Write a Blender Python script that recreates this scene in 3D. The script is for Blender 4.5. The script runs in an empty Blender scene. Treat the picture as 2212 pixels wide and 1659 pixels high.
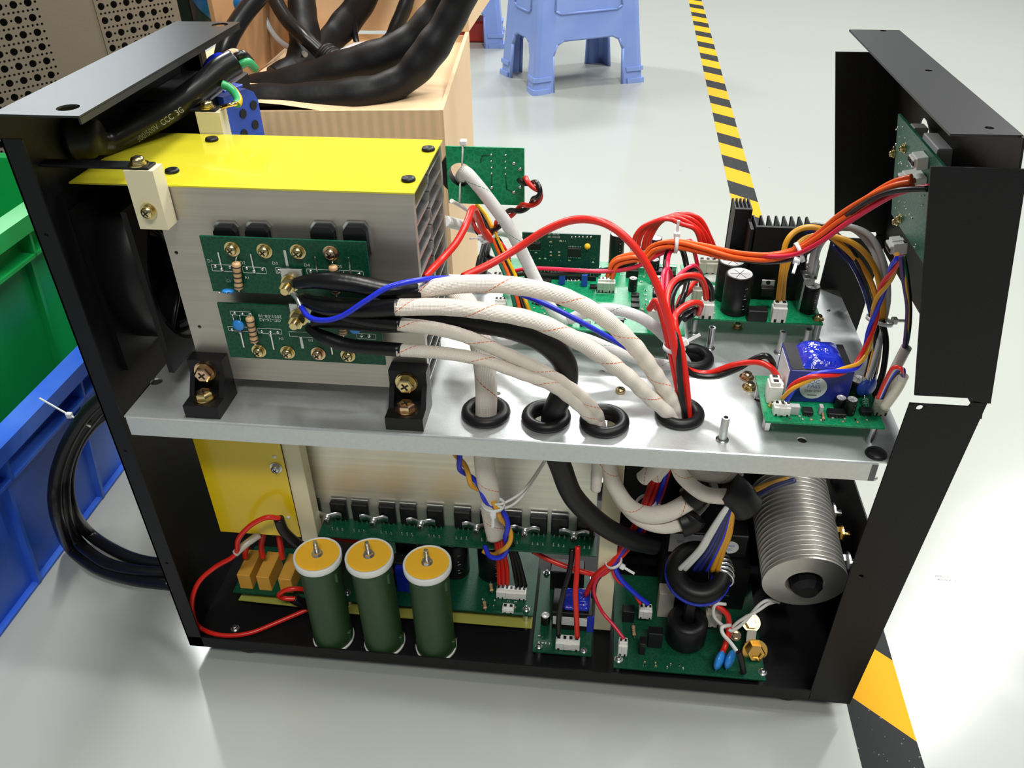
import bpy, math, random
from mathutils import Vector, Matrix, Euler
from mathutils.geometry import tessellate_polygon
V = Vector
PI = math.pi
rnd = random.Random(7)
sc = bpy.context.scene
col = sc.collection

# ------------------------------------------------------------------ camera
CF = 1785.02
CC = V((.3183, -.4154, .6068))
_p, _y, _r = [math.radians(a) for a in (35.2994, 6.8458, -.8867)]
FW = V((-math.sin(_y)*math.cos(_p), math.cos(_y)*math.cos(_p), -math.sin(_p)))
_rt = V((math.cos(_y), math.sin(_y), 0)); _up = _rt.cross(FW)
RT = math.cos(_r)*_rt + math.sin(_r)*_up
UP = -math.sin(_r)*_rt + math.cos(_r)*_up
cam = bpy.data.cameras.new('camera'); cam.sensor_width = 36; cam.lens = CF/2212*36
cam.clip_start = .02
camo = bpy.data.objects.new('camera', cam); col.objects.link(camo)
m = Matrix.Identity(4)
for i in range(3):
    m[i][0] = RT[i]; m[i][1] = UP[i]; m[i][2] = -FW[i]; m[i][3] = CC[i]
camo.matrix_world = m
sc.camera = camo

def U(px, py, x=None, y=None, z=None):
    "world point on the plane x=, y= or z= that the photograph shows at pixel px, py"
    d = FW + RT*((px-1106)/CF) - UP*((py-829.5)/CF)
    i, v = (0, x) if x is not None else ((1, y) if y is not None else (2, z))
    return CC + d*((v-CC[i])/d[i])

# ------------------------------------------------------------------ light
sc.view_settings.view_transform = 'Standard'
sc.view_settings.look = 'None'
sc.view_settings.gamma = 1
sc.view_settings.use_curve_mapping = False
sc.view_settings.exposure = 0.04
w = bpy.data.worlds.new('hall'); sc.world = w; w.use_nodes = True
bg = w.node_tree.nodes['Background']; bg.inputs[0].default_value = (.88, .93, .92, 1); bg.inputs[1].default_value = .17
def lamp(name, loc, aim, sx, sy, power, color=(1, 1, 1)):
    l = bpy.data.lights.new(name, 'AREA'); l.shape = 'RECTANGLE'; l.size = sx; l.size_y = sy; l.energy = power; l.color = color
    o = bpy.data.objects.new(name, l); col.objects.link(o); o.location = loc
    o.rotation_euler = (V(aim)-V(loc)).to_track_quat('-Z', 'Y').to_euler()
    return o
lamp('ceiling_light', (.5, .35, 2.9), (.35, .3, 0), 1.2, .12, 46, (1, .99, .95))
lamp('ceiling_light', (-1.7, 2.4, 2.9), (0, .6, 0), .12, 1.2, 70, (.97, 1, .98))
lamp('ceiling_light', (2.3, 2.6, 2.9), (.6, .8, 0), .12, 1.2, 70, (1, 1, .97))
lamp('ceiling_light', (.4, 4.2, 2.9), (.4, 2.2, 0), 1.2, .25, 110, (1, 1, 1))
lamp('window_light', (-3.4, 4.4, 1.5), (0, .1, .5), 2.0, 1.5, 32, (.86, .94, 1))
lamp('ceiling_light', (1.9, .2, 2.9), (1.2, .3, 0), .12, 1.2, 42, (1, 1, .98))
lamp('ceiling_light', (.7, -1.7, 2.9), (.25, .1, .3), 1.3, .35, 45, (1, .98, .93))

# ------------------------------------------------------------------ materials
def newmat(name):
    m = bpy.data.materials.new(name); m.use_nodes = True
    return m, m.node_tree.nodes, m.node_tree.links, m.node_tree.nodes['Principled BSDF']
def mat(name, c, rough=.5, metal=0, bump=None, spec=.5, var=None, coat=0, alpha=1, trans=0):
    m, n, l, b = newmat(name)
    b.inputs['Base Color'].default_value = (*c, 1); b.inputs['Roughness'].default_value = rough
    b.inputs['Metallic'].default_value = metal; b.inputs['Specular IOR Level'].default_value = spec
    b.inputs['Coat Weight'].default_value = coat; b.inputs['Alpha'].default_value = alpha
    b.inputs['Transmission Weight'].default_value = trans
    tc = None
    if bump or var:
        tc = n.new('ShaderNodeTexCoord')
    if bump:
        t = n.new('ShaderNodeTexNoise'); t.inputs['Scale'].default_value = bump[0]; t.inputs['Detail'].default_value = 3
        l.new(tc.outputs['Object'], t.inputs['Vector'])
        bp = n.new('ShaderNodeBump'); bp.inputs['Strength'].default_value = bump[1]; bp.inputs['Distance'].default_value = .001
        l.new(t.outputs['Fac'], bp.inputs['Height']); l.new(bp.outputs['Normal'], b.inputs['Normal'])
    if var:   # (scale, amount, second colour)
        t = n.new('ShaderNodeTexNoise'); t.inputs['Scale'].default_value = var[0]; t.inputs['Detail'].default_value = 4
        l.new(tc.outputs['Object'], t.inputs['Vector'])
        r = n.new('ShaderNodeValToRGB'); r.color_ramp.elements[0].position = .35; r.color_ramp.elements[1].position = .7
        r.color_ramp.elements[0].color = (*c, 1); r.color_ramp.elements[1].color = (*var[2], 1)
        l.new(t.outputs['Fac'], r.inputs['Fac']); l.new(r.outputs['Color'], b.inputs['Base Color'])
    return m
M = {}
M['black'] = mat('black_powder_coat', (.0045, .005, .0055), .5, bump=(900, .15), spec=.28)
M['blackcap'] = mat('black_satin_sheet', (.006, .0065, .007), .34, bump=(1500, .06), spec=.6)
M['plastic'] = mat('black_plastic', (.006, .006, .0065), .4, spec=.3)
M['rubber'] = mat('black_rubber', (.006, .006, .007), .42, spec=.35)
M['shrink'] = mat('black_heat_shrink', (.005, .005, .006), .32, bump=(90, .5), spec=.35)
M['cableblack'] = mat('black_cable', (.007, .007, .008), .28, bump=(60, .2), spec=.4)
M['tape_black'] = mat('black_tape_sleeve', (.006, .006, .007), .5, bump=(35, 1.2), spec=.35)
M['chip'] = mat('chip_black', (.008, .008, .009), .4, spec=.35)
M['steel'] = mat('zinc_steel', (.62, .63, .64), .28, 1)
M['solder'] = mat('solder', (.78, .79, .80), .22, 1)
M['alu'] = mat('milled_aluminium', (.62, .62, .61), .34, 1)
M['gold'] = mat('yellow_zinc', (.78, .58, .26), .22, 1, var=(220, 0, (.62, .55, .30)))
M['copper'] = mat('pinkish_zinc', (.80, .50, .36), .22, 1, var=(220, 0, (.72, .58, .33)))
M['brass'] = mat('polished_brass', (.86, .58, .18), .15, 1)
M['dark'] = mat('dark_recess', (.006, .006, .006), .6)
M['red'] = mat('red_insulation', (.72, .020, .012), .3)
M['magenta'] = mat('rose_red_insulation', (.72, .015, .06), .3)
M['orange'] = mat('orange_insulation', (.86, .115, .012), .3)
M['yellow'] = mat('yellow_insulation', (.90, .50, .01), .3)
M['ochre'] = mat('ochre_insulation', (.72, .34, .02), .32)
M['blue'] = mat('blue_insulation', (.015, .03, .62), .3)
M['navy'] = mat('navy_insulation', (.012, .018, .14), .3)
M['grey'] = mat('grey_insulation', (.52, .52, .53), .35)
M['green'] = mat('green_insulation', (.01, .16, .09), .35)
M['purple'] = mat('purple_insulation', (.06, .02, .13), .35)
M['blackwire'] = mat('black_insulation', (.008, .008, .008), .3)
M['whitewire'] = mat('white_insulation', (.74, .74, .70), .4)
M['nylon'] = mat('white_nylon', (.86, .86, .81), .35)
M['tie'] = mat('translucent_nylon', (.80, .82, .82), .3)
M['tan'] = mat('tan_resistor', (.62, .38, .19), .35)
M['bluecap'] = mat('blue_ceramic', (.03, .26, .74), .22)
M['ivory'] = mat('ivory_board', (.76, .69, .47), .45)
M['ochrecap'] = mat('mustard_film_capacitor', (.72, .38, .055), .45, bump=(500, .2))
M['greentube'] = mat('green_enamel', (.022, .062, .018), .45, bump=(120, .3))
M['white'] = mat('white_paint', (.80, .80, .77), .4)
M['cream'] = mat('cream_relay', (.58, .55, .47), .45)
M['amber'] = mat('amber_disc', (1.0, .54, .03), .4)
M['label'] = mat('label_paper', (.80, .80, .80), .5)
M['ink'] = mat('black_ink', (.02, .02, .02), .5)
M['inkblue'] = mat('blue_ink', (.03, .22, .65), .5)
M['silk'] = mat('silkscreen_white', (.62, .66, .62), .5)
M['tapeblue'] = mat('blue_polyester_tape', (.012, .03, .50), .12, bump=(160, 1.5), coat=.5)
M['coreblue'] = mat('blue_tape_core', (.02, .03, .26), .35)
M['trim'] = mat('blue_trimmer', (.02, .07, .45), .4)
M['terminal'] = mat('blue_connector', (.02, .07, .42), .38)
M['bluecone'] = mat('blue_plug', (.01, .10, .30), .35)
M['stool'] = mat('stool_blue_plastic', (.20, .30, .66), .33, bump=(30, .15), var=(9, 0, (.25, .35, .70)))
M['crate'] = mat('crate_blue', (.025, .12, .66), .42, var=(14, 0, (.07, .19, .70)), bump=(40, .1))
M['crategreen'] = mat('crate_green', (.006, .33, .07), .33, bump=(40, .1))
M['cabinet'] = mat('taupe_enamel', (.185, .155, .115), .45, bump=(600, .15))
M['redbox'] = mat('red_plastic', (.45, .03, .02), .4)
M['clear'] = mat('clear_tubing', (.82, .77, .66), .25, trans=.35)
M['captop'] = mat('aluminium_can_top', (.85, .85, .86), .35, .35)
M['void_shade'] = mat('dark_void', (.02, .02, .02), .7)

def special():
    # epoxy floor
    m, n, l, b = newmat('grey_epoxy_floor'); M['floor'] = m
    tc = n.new('ShaderNodeTexCoord')
    t = n.new('ShaderNodeTexNoise'); t.inputs['Scale'].default_value = 1.3; t.inputs['Detail'].default_value = 2
    r = n.new('ShaderNodeValToRGB'); r.color_ramp.elements[0].color = (.36, .375, .345, 1); r.color_ramp.elements[1].color = (.39, .405, .375, 1)
    l.new(tc.outputs['Object'], t.inputs['Vector']); l.new(t.outputs['Fac'], r.inputs['Fac'])
    # scattered specks
    v = n.new('ShaderNodeTexVoronoi'); v.inputs['Scale'].default_value = 14
    l.new(tc.outputs['Object'], v.inputs['Vector'])
    lt = n.new('ShaderNodeMath'); lt.operation = 'LESS_THAN'; lt.inputs[1].default_value = .022
    l.new(v.outputs['Distance'], lt.inputs[0])
    mx = n.new('ShaderNodeMix'); mx.data_type = 'RGBA'
    l.new(lt.outputs[0], mx.inputs['Factor']); l.new(r.outputs['Color'], mx.inputs[6]); mx.inputs[7].default_value = (.22, .23, .20, 1)
    l.new(mx.outputs[2], b.inputs['Base Color'])
    b.inputs['Roughness'].default_value = .16; b.inputs['Specular IOR Level'].default_value = .4
    t2 = n.new('ShaderNodeTexNoise'); t2.inputs['Scale'].default_value = 6
    l.new(tc.outputs['Object'], t2.inputs['Vector'])
    bp = n.new('ShaderNodeBump'); bp.inputs['Strength'].default_value = .15; bp.inputs['Distance'].default_value = .004
    l.new(t2.outputs['Fac'], bp.inputs['Height']); l.new(bp.outputs['Normal'], b.inputs['Normal'])
    # hazard tape: diagonal stripes, object space (origin at the tape's near end)
    m, n, l, b = newmat('hazard_tape'); M['hazard'] = m
    tc = n.new('ShaderNodeTexCoord'); sp = n.new('ShaderNodeSeparateXYZ'); l.new(tc.outputs['Object'], sp.inputs[0])
    a = n.new('ShaderNodeMath'); a.operation = 'MULTIPLY_ADD'; a.inputs[1].default_value = .85
    l.new(sp.outputs['X'], a.inputs[0]); l.new(sp.outputs['Y'], a.inputs[2])
    d = n.new('ShaderNodeMath'); d.operation = 'DIVIDE'; d.inputs[1].default_value = .1430; l.new(a.outputs[0], d.inputs[0])
    f = n.new('ShaderNodeMath'); f.operation = 'FRACT'; l.new(d.outputs[0], f.inputs[0])
    g = n.new('ShaderNodeMath'); g.operation = 'LESS_THAN'; g.inputs[1].default_value = .53; l.new(f.outputs[0], g.inputs[0])
    ns = n.new('ShaderNodeTexNoise'); ns.inputs['Scale'].default_value = 260; l.new(tc.outputs['Object'], ns.inputs['Vector'])
    gg = n.new('ShaderNodeMath'); gg.operation = 'GREATER_THAN'; gg.inputs[1].default_value = .70; l.new(ns.outputs['Fac'], gg.inputs[0])
    mk = n.new('ShaderNodeMix'); mk.data_type = 'RGBA'; mk.inputs[6].default_value = (.018, .019, .02, 1); mk.inputs[7].default_value = (.16, .16, .16, 1); l.new(gg.outputs[0], mk.inputs['Factor'])
    mx = n.new('ShaderNodeMix'); mx.data_type = 'RGBA'; l.new(mk.outputs[2], mx.inputs[6]); mx.inputs[7].default_value = (.66, .32, .006, 1)
    l.new(g.outputs[0], mx.inputs['Factor']); l.new(mx.outputs[2], b.inputs['Base Color']); b.inputs['Roughness'].default_value = .55; b.inputs['Specular IOR Level'].default_value = .12
    # braided sleeve: UV.x around, UV.y metres along
    for nm, base, thread in (('sleeve', (.86, .78, .69), (.70, .16, .04)), ('sleeve_white', (.88, .88, .85), (.10, .38, .18)), ('sleeve_plain', (.72, .66, .56), None)):
        m, n, l, b = newmat(nm); M[nm] = m
        uv = n.new('ShaderNodeUVMap'); sp = n.new('ShaderNodeSeparateXYZ'); l.new(uv.outputs[0], sp.inputs[0])
        def mth(op, a, bb=None, c=None):
            q = n.new('ShaderNodeMath'); q.operation = op
            for i, x in enumerate((a, bb, c)):
                if x is None: continue
                if isinstance(x, (int, float)): q.inputs[i].default_value = x
                else: l.new(x, q.inputs[i])
            return q.outputs[0]
        u, v = sp.outputs[0], sp.outputs[1]
        c1 = (*base, 1)
        w1 = mth('SINE', mth('MULTIPLY', mth('ADD', mth('MULTIPLY', v, 700), mth('MULTIPLY', u, 20)), 2*PI))
        w2 = mth('SINE', mth('MULTIPLY', mth('SUBTRACT', mth('MULTIPLY', v, 700), mth('MULTIPLY', u, 20)), 2*PI))
        wv = mth('MULTIPLY', w1, w2)
        mxv = n.new('ShaderNodeMix'); mxv.data_type = 'RGBA'; mxv.inputs[6].default_value = tuple(x*.86 for x in base)+(1,); mxv.inputs[7].default_value = c1
        l.new(mth('MULTIPLY_ADD', wv, .5, .5), mxv.inputs['Factor'])
        out = mxv.outputs[2]
        if thread:
            fr = mth('FRACT', mth('ADD', mth('MULTIPLY', v, 22), u))
            st = mth('LESS_THAN', fr, .022)
            dash = mth('GREATER_THAN', mth('FRACT', mth('MULTIPLY', v, 420)), .25)
            mx = n.new('ShaderNodeMix'); mx.data_type = 'RGBA'; l.new(mth('MULTIPLY', st, dash), mx.inputs['Factor'])
            l.new(out, mx.inputs[6]); mx.inputs[7].default_value = (*thread, 1); out = mx.outputs[2]
        l.new(out, b.inputs['Base Color']); b.inputs['Roughness'].default_value = .5
        bp = n.new('ShaderNodeBump'); bp.inputs['Strength'].default_value = .5; bp.inputs['Distance'].default_value = .0004
        l.new(wv, bp.inputs['Height']); l.new(bp.outputs['Normal'], b.inputs['Normal'])
    # earth wire: green / yellow along its length
    m, n, l, b = newmat('green_yellow_insulation'); M['earth'] = m
    uv = n.new('ShaderNodeUVMap'); sp = n.new('ShaderNodeSeparateXYZ'); l.new(uv.outputs[0], sp.inputs[0])
    g = n.new('ShaderNodeMath'); g.operation = 'GREATER_THAN'; g.inputs[1].default_value = .5; l.new(sp.outputs[0], g.inputs[0])
    mx = n.new('ShaderNodeMix'); mx.data_type = 'RGBA'; mx.inputs[6].default_value = (.03, .35, .12, 1); mx.inputs[7].default_value = (.85, .50, .02, 1)
    l.new(g.outputs[0], mx.inputs['Factor']); l.new(mx.outputs[2], b.inputs['Base Color']); b.inputs['Roughness'].default_value = .35
    # printed circuit board with faint etched traces
    for nm, c0, c1, sc_ in (('pcb', (.004, .062, .032), (.006, .085, .042), 330), ('pcb_bright', (.004, .22, .085), (.010, .29, .12), 260), ('pcb_dark', (.004, .045, .030), (.008, .070, .045), 380), ('pcb_etched', (.006, .085, .055), (.03, .17, .12), 420)):
        m, n, l, b = newmat(nm); M[nm] = m
        tc = n.new('ShaderNodeTexCoord')
        v = n.new('ShaderNodeTexVoronoi'); v.feature = 'DISTANCE_TO_EDGE'; v.distance = 'MANHATTAN' if hasattr(v, 'distance') else v.distance
        v.inputs['Scale'].default_value = sc_; l.new(tc.outputs['Object'], v.inputs['Vector'])
        g = n.new('ShaderNodeMath'); g.operation = 'LESS_THAN'; g.inputs[1].default_value = .09; l.new(v.outputs['Distance'], g.inputs[0])
        mx = n.new('ShaderNodeMix'); mx.data_type = 'RGBA'; mx.inputs[6].default_value = (*c0, 1); mx.inputs[7].default_value = (*c1, 1)
        l.new(g.outputs[0], mx.inputs['Factor']); l.new(mx.outputs[2], b.inputs['Base Color']); b.inputs['Roughness'].default_value = .36; b.inputs['Specular IOR Level'].default_value = .3
    # galvanised steel
    m, n, l, b = newmat('galvanised_steel'); M['galv'] = m
    tc = n.new('ShaderNodeTexCoord'); t = n.new('ShaderNodeTexNoise'); t.inputs['Scale'].default_value = 420; t.inputs['Detail'].default_value = 4
    l.new(tc.outputs['Object'], t.inputs['Vector'])
    r = n.new('ShaderNodeValToRGB'); r.color_ramp.elements[0].color = (.58, .61, .61, 1); r.color_ramp.elements[1].color = (.70, .72, .72, 1)
    l.new(t.outputs['Fac'], r.inputs['Fac']); l.new(r.outputs['Color'], b.inputs['Base Color'])
    b.inputs['Metallic'].default_value = .72; b.inputs['Roughness'].default_value = .42
    bp = n.new('ShaderNodeBump'); bp.inputs['Strength'].default_value = .12; bp.inputs['Distance'].default_value = .0005
    l.new(t.outputs['Fac'], bp.inputs['Height']); l.new(bp.outputs['Normal'], b.inputs['Normal'])
    # brushed aluminium plate, streaks along x
    for nm, c in (('brushed', (.50, .46, .40)), ('brushed_light', (.80, .78, .68))):
        m, n, l, b = newmat(nm+'_aluminium'); M[nm] = m
        tc = n.new('ShaderNodeTexCoord'); mp = n.new('ShaderNodeMapping'); mp.inputs['Scale'].default_value = (6, 200, 400)
        l.new(tc.outputs['Object'], mp.inputs[0])
        t = n.new('ShaderNodeTexNoise'); t.inputs['Scale'].default_value = 1; t.inputs['Detail'].default_value = 3; l.new(mp.outputs[0], t.inputs['Vector'])
        t3 = n.new('ShaderNodeTexNoise'); t3.inputs['Scale'].default_value = 35; t3.inputs['Detail'].default_value = 6; l.new(tc.outputs['Object'], t3.inputs['Vector'])
        ad = n.new('ShaderNodeMath'); ad.operation = 'MULTIPLY_ADD'; ad.inputs[1].default_value = .6; l.new(t3.outputs['Fac'], ad.inputs[0]); l.new(t.outputs['Fac'], ad.inputs[2])
        r = n.new('ShaderNodeValToRGB'); r.color_ramp.elements[0].position = .4; r.color_ramp.elements[1].position = 1.2
        r.color_ramp.elements[0].color = tuple(x*.90 for x in c)+(1,); r.color_ramp.elements[1].color = tuple(min(1, x*1.10) for x in c)+(1,)
        l.new(ad.outputs[0], r.inputs['Fac']); l.new(r.outputs['Color'], b.inputs['Base Color'])
        b.inputs['Metallic'].default_value = .8; b.inputs['Roughness'].default_value = .40
    # yellow insulating sheet
    for nm, c, rg in (('yellowsheet', (.64, .57, .03), .14), ('yellowdeep', (.80, .56, .005), .25), ('yellowolive', (.40, .40, .08), .35)):
        M[nm] = mat(nm, c, rg, bump=(30, .06), coat=.3)
    # cardboard with corrugation (vertical ribs seen on the front wall)
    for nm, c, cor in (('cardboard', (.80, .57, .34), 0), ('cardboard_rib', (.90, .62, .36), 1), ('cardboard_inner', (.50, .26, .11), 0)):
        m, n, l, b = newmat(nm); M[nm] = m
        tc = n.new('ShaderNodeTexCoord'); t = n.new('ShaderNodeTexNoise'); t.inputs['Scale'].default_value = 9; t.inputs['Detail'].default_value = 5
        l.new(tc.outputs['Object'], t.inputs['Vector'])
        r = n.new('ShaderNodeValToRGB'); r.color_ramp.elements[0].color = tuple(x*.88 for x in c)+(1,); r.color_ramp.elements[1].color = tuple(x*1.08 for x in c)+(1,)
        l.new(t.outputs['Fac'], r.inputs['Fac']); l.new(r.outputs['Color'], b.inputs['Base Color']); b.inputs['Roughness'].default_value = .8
        bp = n.new('ShaderNodeBump'); bp.inputs['Distance'].default_value = .004
        if cor:
            wv = n.new('ShaderNodeTexWave'); wv.bands_direction = 'X'; wv.inputs['Scale'].default_value = 32; wv.inputs['Distortion'].default_value = .6
            l.new(tc.outputs['Object'], wv.inputs['Vector']); l.new(wv.outputs['Fac'], bp.inputs['Height']); bp.inputs['Strength'].default_value = .12
        else:
            l.new(t.outputs['Fac'], bp.inputs['Height']); bp.inputs['Strength'].default_value = .5
        l.new(bp.outputs['Normal'], b.inputs['Normal'])
    # coil strip metal
    m, n, l, b = newmat('flat_wire_metal'); M['coil'] = m
    tc = n.new('ShaderNodeTexCoord'); t = n.new('ShaderNodeTexNoise'); t.inputs['Scale'].default_value = 45; t.inputs['Detail'].default_value = 3; l.new(tc.outputs['Object'], t.inputs['Vector'])
    r = n.new('ShaderNodeValToRGB'); r.color_ramp.elements[0].color = (.42, .40, .36, 1); r.color_ramp.elements[1].color = (.74, .72, .68, 1)
    l.new(t.outputs['Fac'], r.inputs['Fac']); l.new(r.outputs['Color'], b.inputs['Base Color']); b.inputs['Metallic'].default_value = .75; b.inputs['Roughness'].default_value = .38
special()

# ------------------------------------------------------------------ mesh helpers
_boxc = {}
def _box(s, ch):
    k = (tuple(round(a, 6) for a in s), round(ch, 6))
    if k not in _boxc:
        import bmesh
        bm = bmesh.new(); bmesh.ops.create_cube(bm, size=1)
        for v in bm.verts: v.co = V((v.co.x*s[0], v.co.y*s[1], v.co.z*s[2]))
        if ch > 0: bmesh.ops.bevel(bm, geom=list(bm.edges), offset=min(ch, min(s)*.45), segments=1, affect='EDGES')
        bm.verts.index_update()
        _boxc[k] = ([v.co.copy() for v in bm.verts], [[v.index for v in f.verts] for f in bm.faces]); bm.free()
    return _boxc[k]
def frame(z, x=None):
    z = V(z).normalized()
    x = V(x) if x is not None else (V((1, 0, 0)) if abs(z.x) < .9 else V((0, 1, 0)))
    y = z.cross(x).normalized(); x = y.cross(z)
    return x, y, z
def MT(p, R=None):
    m = Matrix.Translation(V(p))
    return m @ R if R is not None else m
def RF(x, y, z):
    m = Matrix.Identity(4)
    for i in range(3): m[i][0] = x[i]; m[i][1] = y[i]; m[i][2] = z[i]
    return m
def RZ(a): return Matrix.Rotation(math.radians(a), 4, 'Z')
def RX(a): return Matrix.Rotation(math.radians(a), 4, 'X')
def RY(a): return Matrix.Rotation(math.radians(a), 4, 'Y')
FRONT = RF((1, 0, 0), (0, 0, 1), (0, -1, 0))       # local z looks toward the viewer (-Y), local y is up
LEFT = RF((0, 1, 0), (0, 0, 1), (1, 0, 0))          # local z looks +X

class MB:
    def __init__(s): s.v = []; s.f = []; s.m = []; s.sm = []; s.uv = []; s.T = Matrix.Identity(4)
    def add(s, vs, fs, m=0, sm=False, uv=None):
        o = len(s.v); s.v += [s.T @ V(a) for a in vs]
        for i, f in enumerate(fs):
            s.f.append([o+k for k in f]); s.m.append(m); s.sm.append(sm); s.uv.append(uv[i] if uv else None)
        return s
    def box(s, c, d, R=None, ch=0, m=0):
        vs, fs = _box(d, ch); R = R or Matrix.Identity(4)
        return s.add([V(c)+(R @ a) for a in vs], fs, m)
    def bx(s, x0, x1, y0, y1, z0, z1, ch=0, m=0):
        return s.box(((x0+x1)/2, (y0+y1)/2, (z0+z1)/2), (abs(x1-x0), abs(y1-y0), abs(z1-z0)), None, ch, m)
    def cyl(s, p0, p1, r0, r1=None, seg=20, m=0, mcap=None, sm=True):
        p0 = V(p0); p1 = V(p1); r1 = r0 if r1 is None else r1; x, y, z = frame(p1-p0)
        vs = []
        for p, r in ((p0, r0), (p1, r1)):
            for i in range(seg):
                a = 2*PI*i/seg; vs.append(p+x*(r*math.cos(a))+y*(r*math.sin(a)))
        s.add(vs, [[i, (i+1) % seg, seg+(i+1) % seg, seg+i] for i in range(seg)], m, sm)
        mc = m if mcap is None else mcap
        s.add(vs[:seg], [list(range(seg))[::-1]], mc); s.add(vs[seg:], [list(range(seg))], mc)
        return s
    def lathe(s, prof, p=(0, 0, 0), axis=(0, 0, 1), seg=28, m=0, sm=True, ms=None, sc=(1, 1)):
        x, y, z = frame(axis); p = V(p); n = len(prof); vs = []
        for r, h in prof:
            for i in range(seg):
                a = 2*PI*i/seg; vs.append(p+z*h+x*(r*math.cos(a)*sc[0])+y*(r*math.sin(a)*sc[1]))
        for j in range(n-1):
            fs = [[j*seg+i, j*seg+(i+1) % seg, (j+1)*seg+(i+1) % seg, (j+1)*seg+i] for i in range(seg)]
            s.add(vs, fs, ms[j] if ms else m, sm) if False else s._lf(vs, fs, ms[j] if ms else m, sm, j == 0)
        return s
    def _lf(s, vs, fs, m, sm, first):
        if first: s._o = len(s.v); s.v += [s.T @ V(a) for a in vs]
        for f in fs: s.f.append([s._o+k for k in f]); s.m.append(m); s.sm.append(sm); s.uv.append(None)
        return s
    def torus(s, p, axis, R, r, seg=36, rs=14, m=0, sc=1):
        prof = [(R+r*math.cos(2*PI*k/rs), r*sc*math.sin(2*PI*k/rs)) for k in range(rs+1)]
        return s.lathe(prof, p, axis, seg, m)
    def ball(s, c, r, m=0, seg=14, R=None):
        r = (r, r, r) if isinstance(r, (int, float)) else r; vs = []; n = seg//2
        R = R or Matrix.Identity(4)
        for j in range(n+1):
            t = PI*j/n
            for i in range(seg):
                a = 2*PI*i/seg; vs.append(V(c)+(R @ V((r[0]*math.sin(t)*math.cos(a), r[1]*math.sin(t)*math.sin(a), r[2]*math.cos(t)))))
        return s.add(vs, [[j*seg+i, (j+1)*seg+i, (j+1)*seg+(i+1) % seg, j*seg+(i+1) % seg] for j in range(n) for i in range(seg)], m, True)
    def tube(s, pts, r, seg=10, m=0, flat=(1, 1), up=None, cap=True):
        n = len(pts); pts = [V(p) for p in pts]
        T = [(pts[min(i+1, n-1)]-pts[max(i-1, 0)]).normalized() for i in range(n)]
        u0 = V(up) if up else (V((0, 0, 1)) if abs(T[0].z) < .9 else V((0, 1, 0)))
        x = (u0-T[0]*u0.dot(T[0])).normalized(); vs = []; L = 0; Ls = []
        for i in range(n):
            if i:
                L += (pts[i]-pts[i-1]).length
                x = (x-T[i]*x.dot(T[i])); x = x.normalized() if x.length > 1e-6 else frame(T[i])[0]
            y = T[i].cross(x); Ls.append(L); ri = r[i] if isinstance(r, (list, tuple)) else r
            for k in range(seg):
                a = 2*PI*k/seg; vs.append(pts[i]+x*(ri*flat[0]*math.cos(a))+y*(ri*flat[1]*math.sin(a)))
        fs = []; uv = []
        for i in range(n-1):
            for k in range(seg):
                fs.append([i*seg+k, i*seg+(k+1) % seg, (i+1)*seg+(k+1) % seg, (i+1)*seg+k])
                uv.append([(k/seg, Ls[i]), ((k+1)/seg, Ls[i]), ((k+1)/seg, Ls[i+1]), (k/seg, Ls[i+1])])
        o = len(s.v); s.add(vs, fs, m, True, uv)
        if cap:
            for q in (list(range(seg))[::-1], list(range((n-1)*seg, n*seg))):
                s.f.append([o+k for k in q]); s.m.append(m); s.sm.append(False); s.uv.append(None)
        return s
    def prism(s, poly, h, T=None, holes=(), m=0):
        "2-D polygon with optional holes, extruded from local z=0 to z=h"
        T = T or Matrix.Identity(4); loops = [poly]+list(holes)
        tri = tessellate_polygon([[V((a, b, 0)) for a, b in lp] for lp in loops])
        flat_ = [q for lp in loops for q in lp]; n = len(flat_)
        vs = [T @ V((a, b, 0)) for a, b in flat_]+[T @ V((a, b, h)) for a, b in flat_]
        fs = [list(t) for t in tri]+[[k+n for k in t][::-1] for t in tri]; o = 0
        for lp in loops:
            k = len(lp)
            fs += [[o+i, o+(i+1) % k, n+o+(i+1) % k, n+o+i] for i in range(k)]; o += k
        return s.add(vs, fs, m)
    def text(s, body, size, T, m=0, align='CENTER'):
        c = bpy.data.curves.new('t', 'FONT'); c.body = body; c.size = size; c.align_x = align; c.align_y = 'CENTER'; c.resolution_u = 2
        o = bpy.data.objects.new('t', c); me = o.to_mesh()
        s.add([T @ v.co for v in me.vertices], [list(p.vertices) for p in me.polygons], m)
        o.to_mesh_clear(); bpy.data.objects.remove(o); bpy.data.curves.remove(c); return s
    def mesh(s, name, mats, org=V((0, 0, 0)), fix=True):
        me = bpy.data.meshes.new(name); me.from_pydata([v-org for v in s.v], [], s.f)
        for q in mats: me.materials.append(M[q])
        me.polygons.foreach_set('material_index', s.m); me.polygons.foreach_set('use_smooth', s.sm)
        if any(s.uv):
            ul = me.uv_layers.new(name='UVMap')
            for p, uv in zip(me.polygons, s.uv):
                if uv:
                    for li, q in zip(p.loop_indices, uv): ul.data[li].uv = q
        if fix:
            import bmesh
            bm = bmesh.new(); bm.from_mesh(me); bmesh.ops.recalc_face_normals(bm, faces=bm.faces); bm.to_mesh(me); bm.free()
        me.validate(); return me
    def build(s, name, mats, parent=None, fix=True, org=None, rot=None):
        if isinstance(mats, str): mats = [mats]
        if org is None:
            lo = V([min(v[i] for v in s.v) for i in range(3)]); hi = V([max(v[i] for v in s.v) for i in range(3)])
            org = V(((lo.x+hi.x)/2, (lo.y+hi.y)/2, lo.z))
        o = bpy.data.objects.new(name, s.mesh(name, mats, V(org), fix)); col.objects.link(o)
        setw(o, MT(org), parent); return o
WM = {}
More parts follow.
